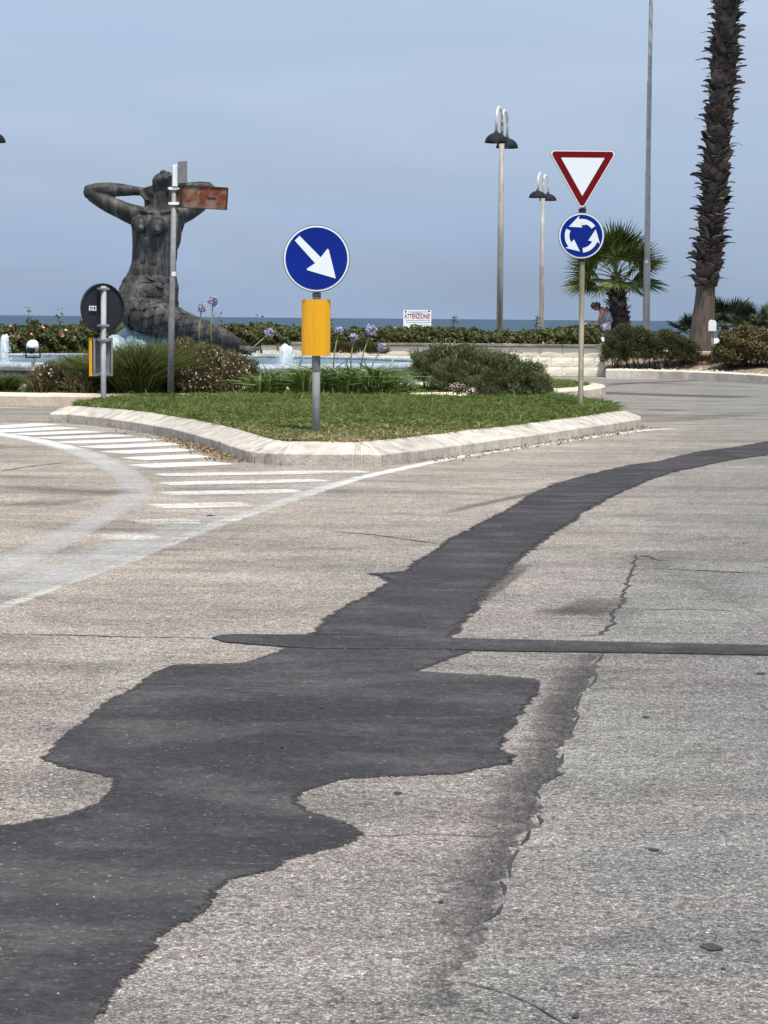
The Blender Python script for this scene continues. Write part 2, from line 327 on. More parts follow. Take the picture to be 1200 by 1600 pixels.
MT['hair'] = simple('dark_hair', (.012, .009, .008), (.02, .015, .012), 14, .6, .01, 40)
MT['shirt'] = simple('grey_vest', (.22, .25, .31), (.18, .20, .26), 6, .85)
MT['shorts'] = simple('patterned_shorts', (.50, .54, .70), (.14, .16, .34), 22, .85)
MT['bench'] = simple('dark_bench_slat', (.03, .035, .045), None, 8, .6)

# ---------------------------------------------------------------- object helpers
def link(o): col.objects.link(o); return o
def org(o):
    v = Vector((0, 0, 0))
    while o is not None: v = v + o.location; o = o.parent
    return v
def setp(o, label=None, cat=None, group=None, kind=None):
    if label: o['label'] = label
    if cat: o['category'] = cat
    if group: o['group'] = group
    if kind: o['kind'] = kind
    return o
def thing(name, loc, label, cat, group=None):
    o = bpy.data.objects.new(name, None); o.location = loc; o.empty_display_size = .2; link(o)
    return setp(o, label, cat, group)
class MB:
    def __init__(s): s.v = []; s.f = []
    def add(s, vs_, fs_):
        k = len(s.v); s.v += [tuple(p) for p in vs_]; s.f += [tuple(i+k for i in f) for f in fs_]; return s
    def box(s, c, d, rot=None):
        c = Vector(c); pts = [Vector((x*d[0]/2, y*d[1]/2, z*d[2]/2)) for x in (-1, 1) for y in (-1, 1) for z in (-1, 1)]
        if rot is not None: pts = [rot @ p for p in pts]
        return s.add([p+c for p in pts], [(0, 1, 3, 2), (4, 6, 7, 5), (0, 4, 5, 1), (2, 3, 7, 6), (0, 2, 6, 4), (1, 5, 7, 3)])
    def tube(s, pts, rad, n=10, cap=True, flat=None):
        pts = [Vector(p) for p in pts]
        if isinstance(rad, (int, float)): rad = [rad]*len(pts)
        vs_ = []; ref = None
        for i, p in enumerate(pts):
            t = (pts[min(i+1, len(pts)-1)]-pts[max(i-1, 0)]).normalized()
            if ref is None: ref = Vector((1, 0, 0)) if abs(t.x) < .9 else Vector((0, 1, 0))
            a = (ref - t*ref.dot(t)).normalized(); b = t.cross(a); ref = a
            r = rad[i]; ra, rb = r if isinstance(r, tuple) else (r, r)
            vs_ += [p + a*math.cos(2*math.pi*j/n)*ra + b*math.sin(2*math.pi*j/n)*rb for j in range(n)]
        fs_ = [(i*n+j, i*n+(j+1) % n, (i+1)*n+(j+1) % n, (i+1)*n+j) for i in range(len(pts)-1) for j in range(n)]
        if cap: fs_ += [tuple(range(n))[::-1], tuple(range((len(pts)-1)*n, len(pts)*n))]
        return s.add(vs_, fs_)
    def ell(s, c, r, nu=14, nv=9, rot=None):
        c = Vector(c); vs_ = []
        for i in range(nv+1):
            th = math.pi*i/nv
            for j in range(nu):
                ph = 2*math.pi*j/nu
                p = Vector((r[0]*math.sin(th)*math.cos(ph), r[1]*math.sin(th)*math.sin(ph), r[2]*math.cos(th)))
                if rot is not None: p = rot @ p
                vs_.append(p+c)
        fs_ = [(i*nu+j, (i+1)*nu+j, (i+1)*nu+(j+1) % nu, i*nu+(j+1) % nu) for i in range(nv) for j in range(nu)]
        return s.add(vs_, fs_)
    def lathe(s, c, prof, n=24):
        c = Vector(c); vs_ = [c+Vector((r*math.cos(2*math.pi*j/n), r*math.sin(2*math.pi*j/n), z)) for r, z in prof for j in range(n)]
        fs_ = [(i*n+j, i*n+(j+1) % n, (i+1)*n+(j+1) % n, (i+1)*n+j) for i in range(len(prof)-1) for j in range(n)]
        return s.add(vs_, fs_)
    def prism(s, pts2, o, ax, ay, depth):
        """flat outline pts2 in the plane (ax, ay) at o, thickness along the plane normal"""
        o = Vector(o); nrm = ax.cross(ay).normalized(); k = len(pts2)
        a = [o + ax*p[0] + ay*p[1] for p in pts2]; b = [q + nrm*depth for q in a]
        tri = tessellate_polygon([[Vector((p[0], p[1], 0)) for p in pts2]])
        fs_ = [tuple(t) for t in tri] + [tuple(i+k for i in reversed(t)) for t in tri] + [(i, (i+1) % k, (i+1) % k+k, i+k) for i in range(k)]
        return s.add(a+b, fs_)
    def build(s, name, mat, parent=None, smooth=False, at=None, recalc=True, bevel=0):
        if parent is not None: o_ = org(parent)
        else: o_ = Vector(at) if at is not None else Vector((0, 0, 0))
        me = bpy.data.meshes.new(name); me.from_pydata([tuple(Vector(p)-o_) for p in s.v], [], s.f)
        if recalc or bevel:
            bm = bmesh.new(); bm.from_mesh(me); bmesh.ops.remove_doubles(bm, verts=bm.verts, dist=1e-5)
            bmesh.ops.recalc_face_normals(bm, faces=bm.faces)
            if bevel: bmesh.ops.bevel(bm, geom=bm.edges[:], offset=bevel, segments=1, affect='EDGES')
            bm.to_mesh(me); bm.free()
        me.materials.append(mat); me.polygons.foreach_set('use_smooth', [smooth]*len(me.polygons)); me.update()
        o = link(bpy.data.objects.new(name, me))
        if parent is not None: o.parent = parent
        else: o.location = o_
        return o
def inst(name, me, parent, wpos, mat3=None, scale=None):
    o = link(bpy.data.objects.new(name, me)); 
    if parent is not None: o.parent = parent
    p = Vector(wpos) - (org(parent) if parent is not None else Vector())
    if mat3 is not None: o.rotation_mode = 'QUATERNION'; o.rotation_quaternion = mat3.to_quaternion()
    o.location = p
    if scale is not None: o.scale = scale
    return o
def copy_tree(o, parent=None):
    c = o.copy(); link(c); c.parent = parent
    for ch in [x for x in bpy.data.objects if x.parent == o]: copy_tree(ch, c)
    return c
def smart_shade(o, ang=40):
    me = o.data; bm = bmesh.new(); bm.from_mesh(me)
    for e in bm.edges: e.smooth = len(e.link_faces) == 2 and e.calc_face_angle(0) < R(ang)
    for f in bm.faces: f.smooth = True
    bm.to_mesh(me); bm.free(); return o
def fastmesh(name, verts, tris, mat, parent=None, attr=None, at=None):
    o_ = org(parent) if parent is not None else (Vector(at) if at is not None else Vector((0, 0, 0)))
    v = np.asarray(verts, dtype=np.float32).reshape(-1, 3) - np.array(o_, dtype=np.float32); t = np.asarray(tris, dtype=np.int32).reshape(-1, 3)
    me = bpy.data.meshes.new(name); me.vertices.add(len(v)); me.vertices.foreach_set('co', v.ravel())
    me.loops.add(t.size); me.loops.foreach_set('vertex_index', t.ravel())
    me.polygons.add(len(t)); me.polygons.foreach_set('loop_start', np.arange(0, t.size, 3, dtype=np.int32))
    me.update(calc_edges=True)
    if attr is not None:
        a = me.attributes.new('rnd', 'FLOAT', 'POINT'); a.data.foreach_set('value', np.asarray(attr, dtype=np.float32))
    me.materials.append(mat)
    o = link(bpy.data.objects.new(name, me))
    if parent is not None: o.parent = parent
    else: o.location = o_
    return o
def unit(a): return a/np.maximum(np.linalg.norm(a, axis=1, keepdims=True), 1e-9)
def blade_arrays(base, d, L, Wd, droop=.3, shade=None):
    n = len(base); base = np.asarray(base); d = unit(np.asarray(d)); L = np.broadcast_to(L, n)[:, None]; Wd = np.broadcast_to(Wd, n)[:, None]
    rs = rng.normal(size=(n, 3)); side = unit(np.cross(d, rs))
    hor = d.copy(); hor[:, 2] = 0; hor = unit(hor + rng.normal(size=(n, 3))*.05)
    mid = base + d*L*.55; tip = base + d*L + hor*L*droop*.6 - np.array([0, 0, 1.])*L*droop*.55
    v = np.stack([base-side*Wd*.45, base+side*Wd*.45, mid-side*Wd*.5, mid+side*Wd*.5, tip], 1).reshape(-1, 3)
    k = np.arange(n)[:, None]*5
    t = np.concatenate([k+[0, 1, 3], k+[0, 3, 2], k+[2, 3, 4]], 0)
    r = rng.random(n) if shade is None else shade
    return v, t, np.repeat(r, 5)
def leaf_arrays(p, nrm, size, elong=1.5, shade=None):
    n = len(p); nrm = unit(nrm); a = unit(np.cross(nrm, rng.normal(size=(n, 3)))); b = np.cross(nrm, a); s = np.broadcast_to(size, n)[:, None]
    v = np.stack([p-a*s*elong/2, p-b*s/2+nrm*s*.12, p+a*s*elong/2, p+b*s/2+nrm*s*.12], 1).reshape(-1, 3)
    k = np.arange(n)[:, None]*4; t = np.concatenate([k+[0, 1, 2], k+[0, 2, 3]], 0)
    r = rng.random(n) if shade is None else shade
    return v, t, np.repeat(r, 4)
def lobes_points(lobes, n, shell=.35):
    """points in a union of ellipsoids (cx,cy,cz,rx,ry,rz), biased to the outside; only above each centre-ish"""
    L = np.array(lobes, float); w = (L[:, 3]*L[:, 4]*L[:, 5])**.67; idx = rng.choice(len(L), n, p=w/w.sum())
    u = unit(rng.normal(size=(n, 3))); u[:, 2] = np.where(u[:, 2] < -.35, -u[:, 2], u[:, 2])
    lump = 1 + .13*np.sin(u[:, 0]*7+idx*2.1)*np.cos(u[:, 1]*6+idx) + .10*np.sin(u[:, 2]*9+u[:, 0]*5+idx)
    r = (1 - shell*rng.random(n)**1.6)*lump
    p = L[idx, :3] + u*L[idx, 3:6]*r[:, None]
    return p, u, r
def seg_jag(poly, step, amp, closed=True, fr=6.0):
    """subdivide an outline and make it ragged (ground plane)"""
    out = []; n = len(poly)
    for i in range(n if closed else n-1):
        a = Vector(poly[i]); b = Vector(poly[(i+1) % n]); L = (b-a).length; k = max(1, int(L/step)); t = (b-a).normalized() if L > 1e-6 else Vector((1, 0, 0)); nr = Vector((-t.y, t.x, 0))
        for j in range(k):
            p = a.lerp(b, j/k); q = noise.noise(p*fr)*.9 + noise.noise(p*fr*3.3)*.9 + noise.noise(p*fr*9)*1.0
            out.append(p + nr*q*amp)
    if not closed: out.append(Vector(poly[-1]))
    return out
# ================================================================ GROUND, ROAD, MARKINGS
def sheet(name, pts, mat, z=None, kind='structure', parent=None, label=None, skirt=0):
    mb = MB(); P = [Vector((p.x, p.y, z if z is not None else p.z)) for p in pts]
    tri = tessellate_polygon([P]); mb.add(P, [tuple(t) for t in tri])
    o = mb.build(name, mat, parent)
    me = o.data
    bm = bmesh.new(); bm.from_mesh(me)
    for f in bm.faces:
        if f.normal.z < 0: f.normal_flip()
    if skirt:
        be = [e for e in bm.edges if len(e.link_faces) == 1]; r_ = bmesh.ops.extrude_edge_only(bm, edges=be)
        for v_ in r_['geom']:
            if isinstance(v_, bmesh.types.BMVert): v_.co.z -= skirt
    bm.to_mesh(me); bm.free()
    if parent is None: setp(o, kind=kind)
    return o
def rect(x0, y0, x1, y1, z=0): return [Vector((x0, y0, z)), Vector((x1, y0, z)), Vector((x1, y1, z)), Vector((x0, y1, z))]
sheet('ground', rect(-400, -120, 400, 110), MT['sand'], z=-.25)
# the road, gently uneven
nx, ny = 60, 110; X = np.linspace(-45, 45, nx); Y = np.concatenate([np.linspace(-25, 3, 10), np.linspace(3.4, 51, ny-10)])
gx, gy = np.meshgrid(X, Y); gz = np.zeros_like(gx)
vv = np.stack([gx, gy, gz], -1).reshape(-1, 3); ii = np.arange(nx*ny).reshape(ny, nx)
a_, b_, c_, d_ = ii[:-1, :-1].ravel(), ii[:-1, 1:].ravel(), ii[1:, 1:].ravel(), ii[1:, :-1].ravel()
road = fastmesh('road', vv, np.concatenate([np.stack([a_, b_, c_], 1), np.stack([a_, c_, d_], 1)]), MT['asphalt']); setp(road, kind='structure')
sheet('promenade', rect(-120, 52.5, 120, 96), MT['pave'], z=.55)
mb = MB(); mb.box((0, 52.55, .15), (240, .1, .796)); setp(mb.build('promenade_edge', MT['far_kerb']), kind='structure')
mb = MB(); mb.add([(-300, 96, .54), (300, 96, .54), (300, 150, -2.3), (-300, 150, -2.3)], [(0, 1, 2, 3)]); setp(mb.build('beach', MT['sand']), kind='structure')
sheet('sea', rect(-9000, 120, 9000, 16000), MT['sea'], z=-2.0)

def px(L, z=0.0): return [G(x, y, z) for x, y in L]
PA = [(497,992),(513,970),(540,951),(580,930),(600,917),(613,908),(600,901),(582,897),(612,895),(633,894),(647,888),(660,875),(690,857),(702,846),(713,840),(740,826),(767,812),(800,796),(833,773),(863,760),(900,748),(943,737),(987,727),(1033,721),(1067,712),(1100,705),(1150,699),(1200,690),(1290,676),(1290,700),
      (1200,711),(1167,715),(1133,720),(1100,727),(1053,737),(1017,748),(980,763),(953,775),(933,787),(900,803),(893,813),(860,832),(843,847),(820,862),(800,877),(777,907),(757,921),(743,943),(727,963),(707,983),(697,1000)]
PB = [(330,998),(345,994),(370,992.5),(500,994),(700,999),(900,1003),(1200,1010),(1300,1012),(1300,1028),(1200,1025),(1000,1021),(800,1019),(700,1016),(500,1015),(400,1009),(348,1004)]
PC = [(450,1013),(420,1026),(380,1038),(300,1039),(270,1041),(240,1056),(210,1078),(165,1103),(120,1140),(85,1172),(75,1187),(98,1196),(125,1203),(160,1209),(190,1216),(186,1232),(175,1245),(158,1257),(140,1265),(115,1275),(90,1280),(45,1288),(0,1292),(-90,1302),(-90,1690),(125,1690),(135,1640),(143,1590),(155,1565),(175,1540),(200,1515),(222,1490),(245,1465),(270,1446),(300,1430),(312,1417),(320,1405),(325,1392),(350,1375),(390,1365),(430,1357),(435,1345),(470,1336),(510,1328),(535,1315),(555,1303),(545,1293),(530,1285),(505,1279),(480,1272),(467,1264),(458,1255),(456,1246),(462,1240),(480,1233),(500,1228),(530,1217),(600,1212),(660,1211),(715,1208),(750,1199),(795,1193),(797,1182),(785,1178),(775,1170),(780,1160),(785,1150),(790,1140),(805,1130),(800,1121),(812,1114),(815,1102),(828,1090),(835,1085),(834,1075),(838,1065),(815,1060),(790,1058),(700,1054),(645,1050),(668,1040),(695,1029),(720,1022),(735,1016)]
def sharpened(poly): return poly
for nm, P, z, st, am in (('asphalt_patch', PC, .003, .010, .012), ('asphalt_patch', PA, .0045, .02, .022), ('asphalt_patch', PB, .006, .05, .008)):
    sheet(nm, seg_jag(px(P), st, am), MT['fresh'], z=z, skirt=z+.002)

def strip(name, pts, width, mat, z, fade_ends=True, widths=None, jag=0, fades=None, n_across=4, step=.25, smooth=2):
    """ribbon on the ground with a 'fade' attribute (1 along the middle, 0 at the borders)"""
    P = []; Wd = []; Fd = []
    n = len(pts)
    for i in range(n-1):
        k = max(1, int((pts[i+1]-pts[i]).length/step))
        for j in range(k):
            t = j/k; P.append(pts[i].lerp(pts[i+1], t))
            w0 = widths[i] if widths else width; w1 = widths[i+1] if widths else width; Wd.append(w0+(w1-w0)*t)
            f0 = fades[i] if fades else 1; f1 = fades[i+1] if fades else 1; Fd.append(f0+(f1-f0)*t)
    P.append(pts[-1]); Wd.append(widths[-1] if widths else width); Fd.append(fades[-1] if fades else 1)
    for _ in range(smooth):
        P = [P[0]]+[(P[i-1]+P[i]*2+P[i+1])/4 for i in range(1, len(P)-1)]+[P[-1]]
    v = []; fa = []; t_ = []; m_ = n_across+1
    for i, p in enumerate(P):
        t = (P[min(i+1, len(P)-1)]-P[max(i-1, 0)]); t.z = 0; t.normalize(); nr = Vector((-t.y, t.x, 0))
        e = 1.0
        if fade_ends: e = min(1, i/2.5, (len(P)-1-i)/2.5)
        for j in range(m_):
            s_ = j/n_across-.5; q = p+nr*s_*Wd[i]
            if jag and j in (0, n_across): q = q + nr*noise.noise(p*7)*jag
            v.append((q.x, q.y, z)); fa.append((0 if mat in (MT['film'], MT['stain'], MT['fringe']) else .8) if j in (0, n_across) else 1); fa[-1] *= e*Fd[i]
    for i in range(len(P)-1):
        for j in range(n_across):
            a = i*m_+j; t_ += [(a, a+1, a+m_+1), (a, a+m_+1, a+m_)]
    v = np.array(v); t_ = np.array(t_)
    # face upwards
    A, B, C = v[t_[0]]; 
    if np.cross(B-A, C-A)[2] < 0: t_ = t_[:, ::-1]
    o = fastmesh(name, v, t_, mat)
    at = o.data.attributes.new('fade', 'FLOAT', 'POINT'); at.data.foreach_set('value', np.array(fa, dtype=np.float32))
    setp(o, kind='structure'); return o
# edge line round the splitter island, and the curved worn line on the left
L1 = px([(1090,667),(1000,673),(940,681),(860,693),(780,705),(700,717),(640,730),(560,747),(500,765),(420,792),(340,819),(260,851),(180,884),(90,917),(0,950),(-80,980)])
strip('edge_line', L1, .16, MT['line_paint'], .002, widths=[.10]+[.14]*7+[.16,.16,.15,.12,.10,.09,.09,.09], fades=[1.3]*7+[1.2,1.1,1.0,.95,.9,.95,1,1,1])
L1b = px([(560,738),(500,757),(420,786),(340,806),(260,835),(180,865),(90,900),(0,930),(-80,955)])
strip('old_edge_line', L1b, .30, MT['old_paint'], .003, fades=[.5,.8,.8,.8,.9,1,1,1,1])
L2 = px([(-60,672),(0,680),(50,687),(100,699),(140,711),(180,731),(204,748),(214,763),(206,779),(180,797),(140,818),(80,850),(30,875),(0,892),(-80,935)])
strip('curved_line', L2, .2, MT['old_paint'], .002, widths=[.3,.3,.3,.3,.3,.28,.27,.26,.25,.25,.25,.25,.25,.25,.25], fades=[1.25]*5+[1.1]+[1.0]*9)
strip('curved_line_repaint', px([(-60,670),(0,678.5),(50,686),(100,698),(140,710)]), .22, MT['white_paint'], .003, fades=[1.2,1.2,1.1,1.0,.8])
# broad ghost of removed paint in the triangle between the two lines
strip('paint_ghost', px([(300,836),(220,850),(150,868),(80,897),(0,922),(-60,945)]), .5, MT['old_paint'], .0036, widths=[.15,.45,.5,.5,.45,.4], fades=[.85]*6)
HS = [((-30,670),(83,662)),((-30,676),(117,668)),((17,680),(160,674)),((57,686),(207,680)),((90,693),(253,686)),((127,700.5),(290,693)),((160,708.5),(310,702)),((190,718.5),(335,712)),((203,730),(363,723)),((228,743),(590,737)),((235,757.5),(525,750)),((233,773),(488,767)),((215,793),(410,788)),((183,818),(340,814)),((127,843),(270,837))]
for i, (a, b) in enumerate(HS):
    A, B = px([a, b]); fd = 1.12 if i < 9 else .96; fd = .80 if i > 12 else fd
    o = strip('hatch_stripe', [A, A.lerp(B, .33), A.lerp(B, .66), B], .34, MT['white_paint'], .0042, widths=[.42,.50,.50,.44] if i < 9 else [.32,.40,.40,.32], fades=[fd]*4, step=.05)
# far gutter band and other markings beyond
strip('gutter_strip', [Vector((-30, 49.2, 0)), Vector((-8, 49.2, 0)), Vector((5.6, 48.9, 0)), Vector((18, 46, 0))], .5, MT['old_paint'], .004, fades=[1.2]*4)
strip('island_edge_line', px([(868,630.5),(930,628),(1000,626)]), .35, MT['old_paint'], .004, fades=[1.2, .9, .6])
strip('island_tip_line', px([(1002,664),(1070,666),(1130,669)]), .3, MT['white_paint'], .006, fades=[1, .8, .6])
strip('left_far_line', px([(-60,636.5),(0,637),(60,638),(90,640)]), .22, MT['white_paint'], .004)

# dark bitumen seam along the worn overlay edge
SR = [(935,1022),(930,1040),(925,1060),(912,1080),(905,1095),(898,1120),(892,1150),(878,1164),(870,1175),(871,1192),(872,1210),(856,1222),(845,1230),(838,1248),(833,1265),(838,1278),(838,1290),(815,1307),(800,1325),(792,1350),(790,1385),(775,1405),(765,1425),(765,1455),(748,1465),(735,1475),(742,1490),(738,1505),(720,1530),(722,1560),(705,1590),(700,1620)]
SL = [(878,1022),(872,1045),(868,1070),(862,1090),(858,1110),(850,1135),(842,1150),(825,1162),(812,1180),(800,1195),(790,1205),(778,1225),(768,1245),(762,1260),(757,1275),(750,1290),(742,1300),(728,1315),(720,1330),(712,1350),(703,1380),(700,1400),(698,1420),(696,1440),(692,1455),(690,1470),(690,1485),(680,1500),(670,1530),(660,1560),(655,1590),(650,1620)]
v = []; fa = []; 
def resamp(P, n):
    out = []
    for i in range(n):
        t = i/(n-1)*(len(P)-1); k = min(int(t), len(P)-2); out.append(P[k].lerp(P[k+1], t-k))
    return out
SRg = [q+Vector((noise.noise(q*7)*.02+noise.noise(q*23)*.022+noise.noise(q*61)*.02, 0, 0)) for q in resamp(px(SR), 170)]; SLg = resamp([q+Vector((-.10, 0, 0)) for q in px(SL)], 170)
SLg = [Vector((np.interp(q.y, [w.y for w in SLg[::-1]], [w.x for w in SLg[::-1]]), q.y, 0)) for q in SRg]; K = 9; SR = list(range(170))
for i, (a, b) in enumerate(zip(SLg, SRg)):
    b = b + Vector((noise.noise(b*9)*.03, 0, 0)); endf = min(1, .5+i/16, (len(SR)-1-i)/14)*(.92+.3*noise.noise(Vector((0, i*.06, 2))))
    for j in range(K): v.append((*a.lerp(b, j/(K-1)).xy, .0022)); fa.append((j/(K-1))**.8*.95*endf*(1-.38*i/170)*(.85 if j == K-1 else 1))
t_ = []
for i in range(len(SR)-1):
    for j in range(K-1):
        a = i*K+j; t_ += [(a, a+K+1, a+1), (a, a+K, a+K+1)]
t_ = np.array(t_); v = np.array(v)
A, B, C = v[t_[0]]
if np.cross(B-A, C-A)[2] < 0: t_ = t_[:, ::-1]
o = fastmesh('seam_film', v, t_, MT['film']); at = o.data.attributes.new('fade', 'FLOAT', 'POINT'); at.data.foreach_set('value', np.array(fa, dtype=np.float32)); setp(o, kind='structure')
# feathered film on the patch borders (thin bitumen spread beyond the patch)
# cracks
for P_, st_, am_, ww in ((PC, .03, .012, .075), (PA, .04, .022, .12)):
    o_ = seg_jag(px([q for q in P_ if -20 < q[0] < 1220 and q[1] < 1620]), st_, am_, False)
    strip('patch_fringe', o_, ww, MT['fringe'], .0022, fade_ends=False, n_across=2, step=.02, smooth=0)
strip('grey_wear', px([(835,993),(890,972),(950,945),(980,930)]), .7, MT['stain'], .0022, fades=[.6, .8, .8, .5])
strip('grey_wear', px([(600,1490),(680,1440),(720,1400)]), .25, MT['film'], .0021, fades=[.4, .6, .6])
strip('grey_wear', px([(590,1311),(700,1311),(800,1312)]), .03, MT['film'], .0021)
strip('faded_patch', px([(955,930),(1010,922),(1100,918),(1200,922),(1290,928)]), 3.6, MT['stain'], .0014, widths=[1.6,3.2,3.7,3.8,3.8], fades=[.5,.62,.62,.62,.62], n_across=30)
strip('faded_patch', px([(560,1345),(620,1420),(640,1520),(600,1640)]), .45, MT['stain'], .0014, widths=[.25,.4,.5,.5], fades=[.4,.6,.6,.6], n_across=12)
def crack(P, w, z=.0024, rough=.6):
    g = px(P); g = seg_jag(g, .05, .02*rough/.6, False, 5); v = []; f = []
    for i, p in enumerate(g):
        t = (g[min(i+1, len(g)-1)]-g[max(i-1, 0)]); t.z = 0; t.normalize(); nr = Vector((-t.y, t.x, 0))
        ww = w*(.35+1.3*abs(noise.noise(p*11))+.3*random.random())*min(1, .15+min(i, len(g)-1-i)/4)
        v += [(*(p+nr*ww).xy, z), (*(p-nr*ww).xy, z)]
    for i in range(len(g)-1): f.append((2*i, 2*i+1, 2*i+3, 2*i+2))
    mb = MB().add(v, f); o = mb.build('crack', MT['crack'], recalc=False); setp(o, kind='structure'); return o
crack([(993,866),(990,885),(982,903),(977,918),(973,933),(970,950),(957,960),(955,975),(948,985),(943,992),(920,994),(880,994)], .010)
crack([(988,872),(1010,868),(1030,876),(1060,877)], .011); crack([(990,888),(1030,889),(1100,892),(1200,897)], .010)
crack([(973,948),(985,952),(1000,953.5),(1060,952),(1120,954),(1190,957)], .009)
crack([(575,1306),(640,1305),(700,1306),(760,1307),(815,1307)], .006); crack([(803,1113),(850,1114),(898,1117)], .006)
crack([(0,991),(100,993),(200,995),(335,998)], .008); crack([(600,1534),(680,1535),(730,1538),(790,1555),(860,1588),(930,1630)], .003)
crack([(500,829),(560,834),(600,838),(690,851)], .012); crack([(1150,852),(1170,847),(1200,845)], .006)
crack([(1030,762),(1090,766),(1170,770)], .006); crack([(0,737),(40,730),(110,722)], .012, rough=.3)
for k in range(0, 120, 9):
    q0, q1 = SRg[k], SRg[min(k+5+k % 4, 169)]; g_ = [q0+Vector((.004, 0, 0)), q0.lerp(q1, .5)+Vector((random.uniform(-.012, .012), 0, 0)), q1]
    mb = MB(); v_ = []
    for j_, p_ in enumerate(g_): w_ = (.003, .006, .002)[j_]; v_ += [(p_.x-w_, p_.y, .0026), (p_.x+w_, p_.y, .0026)]
    mb.add(v_, [(0, 1, 3, 2), (2, 3, 5, 4)]); setp(mb.build('crack', MT['crack'], recalc=False), kind='structure')
# stains: old oil and tyre marks, plus cast shadows painted as dark strips
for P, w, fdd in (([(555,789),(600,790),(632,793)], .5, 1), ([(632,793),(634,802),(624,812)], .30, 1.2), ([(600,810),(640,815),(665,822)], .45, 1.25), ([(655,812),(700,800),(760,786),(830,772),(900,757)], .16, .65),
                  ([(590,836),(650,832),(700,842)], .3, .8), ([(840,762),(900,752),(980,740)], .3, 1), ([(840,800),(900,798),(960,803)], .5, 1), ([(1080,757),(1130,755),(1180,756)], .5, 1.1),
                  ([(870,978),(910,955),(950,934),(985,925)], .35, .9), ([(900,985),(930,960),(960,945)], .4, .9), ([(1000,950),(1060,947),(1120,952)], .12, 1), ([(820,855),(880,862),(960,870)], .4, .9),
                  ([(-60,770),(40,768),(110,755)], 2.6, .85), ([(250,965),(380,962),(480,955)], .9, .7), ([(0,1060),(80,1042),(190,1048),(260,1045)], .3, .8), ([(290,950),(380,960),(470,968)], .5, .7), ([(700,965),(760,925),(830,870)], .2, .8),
                  ([(985,640),(1040,641.5),(1095,641)], .55, 1.6), ([(1030,667),(1060,667.5)], .3, 1.4), ([(930,600),(1010,598),(1100,594)], .5, 1.2), ([(870,612),(1000,616),(1200,622)], 1.6, .9), ([(860,650),(1000,660),(1200,645)], 1.0, .5),  # first and third strips are painted shadows of something out of view
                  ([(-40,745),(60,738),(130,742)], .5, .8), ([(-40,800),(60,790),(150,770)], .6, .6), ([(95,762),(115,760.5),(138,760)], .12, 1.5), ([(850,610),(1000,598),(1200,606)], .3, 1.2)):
    strip('road_stain_and_shadow', px(P), w, MT['stain'], False or .0028, fades=[fdd]*len(P))
for (x, y, s_) in ((1112,1482,.022),(1188,1053,.02),(1010,1121,.012),(1022,1329,.012),(502,1108,.009),(440,1170,.008),(328,806,.035),(300,1112,.006),(330,806,.02),(563,744,.03),(622,1240,.012),(690,1410,.008),(1130,1515,.006),(900,1590,.008)):
    P = G(x, y); mb = MB(); k = 11; mb.add([(P.x+math.cos(a*2*math.pi/k)*s_*random.uniform(.6, 1.3), P.y+math.sin(a*2*math.pi/k)*s_*random.uniform(.8, 1.7), .0068 if (x, y) in ((502,1108),(440,1170),(300,1112)) else .003) for a in range(k)], [tuple(range(k))])
    setp(mb.build('tar_spot', MT['crack'], recalc=False), kind='structure')
# pale chips lying on the dark patch
P = G(370, 1119); mb = MB(); mb.box((P.x, P.y, .012), (.022, .03, .01), Matrix.Rotation(.4, 3, 'Z')); setp(mb.build('paint_chip', MT['white_paint'], recalc=False), 'small white chip lying on the dark asphalt patch', 'chip')

mb = MB()
for _ in range(260):
    q = G(random.uniform(-40, 1240), 1000+640*random.random()**.7 if random.random() < .6 else random.uniform(740, 1000)); s_ = .0011+.0022*random.random()**3
    mb.box((q.x, q.y, s_*.5+(.004 if q.y < 9 else .002)), (s_*1.6, s_*1.4, s_), Matrix.Rotation(random.uniform(0, 3), 3, 'Z'))
setp(mb.build('grit', MT['rock'], recalc=False), 'tiny loose grit scattered over the asphalt', 'grit', kind='stuff')

# ================================================================ TRAFFIC ISLAND (foreground) with chamfered kerb stones
front_px = [(77,660),(104,661),(134,664),(170,668),(205,673),(238,679),(272,686),(305,695),(340,706),(362,715),(386,722.5)]
nose_px = [(392,724),(397,724.5),(412,725.5),(428,726.5),(444,727),(534,728.5),(552,728.7),(566,728.8),(582,728.9),(598,728.6)]
right_px = [(650,722.5),(708,714),(770,705),(822,697.5),(858,692),(905,684),(955,676.5),(1001,668)]
outer = px(front_px+nose_px+right_px)
# hidden far side of the island in world metres
back = [G(1001, 664), G(975, 654), G(940, 647), G(905, 640.5), G(880, 637.2), Vector((1.8, 30.9, 0)), Vector((-.6, 30.9, 0)), Vector((-2.4, 30.85, 0)), G(195, 640), G(150, 646), G(90, 653)]
ring = outer+back
def inward(i, P):
    n = len(P); a, b, c = P[i-1], P[i], P[(i+1) % n]
    t1 = (b-a).normalized(); t2 = (c-b).normalized(); n1 = Vector((-t1.y, t1.x, 0)); n2 = Vector((-t2.y, t2.x, 0))
    m_ = (n1+n2).normalized(); return m_*min(2.0, 1/max(.35, m_.dot(n1)))
KW = .27; KH0 = .105; KH1 = .20
def sgn_area(P): return sum(P[i].x*P[(i+1) % len(P)].y-P[(i+1) % len(P)].x*P[i].y for i in range(len(P)))
if sgn_area(ring) < 0: flip = -1
else: flip = 1
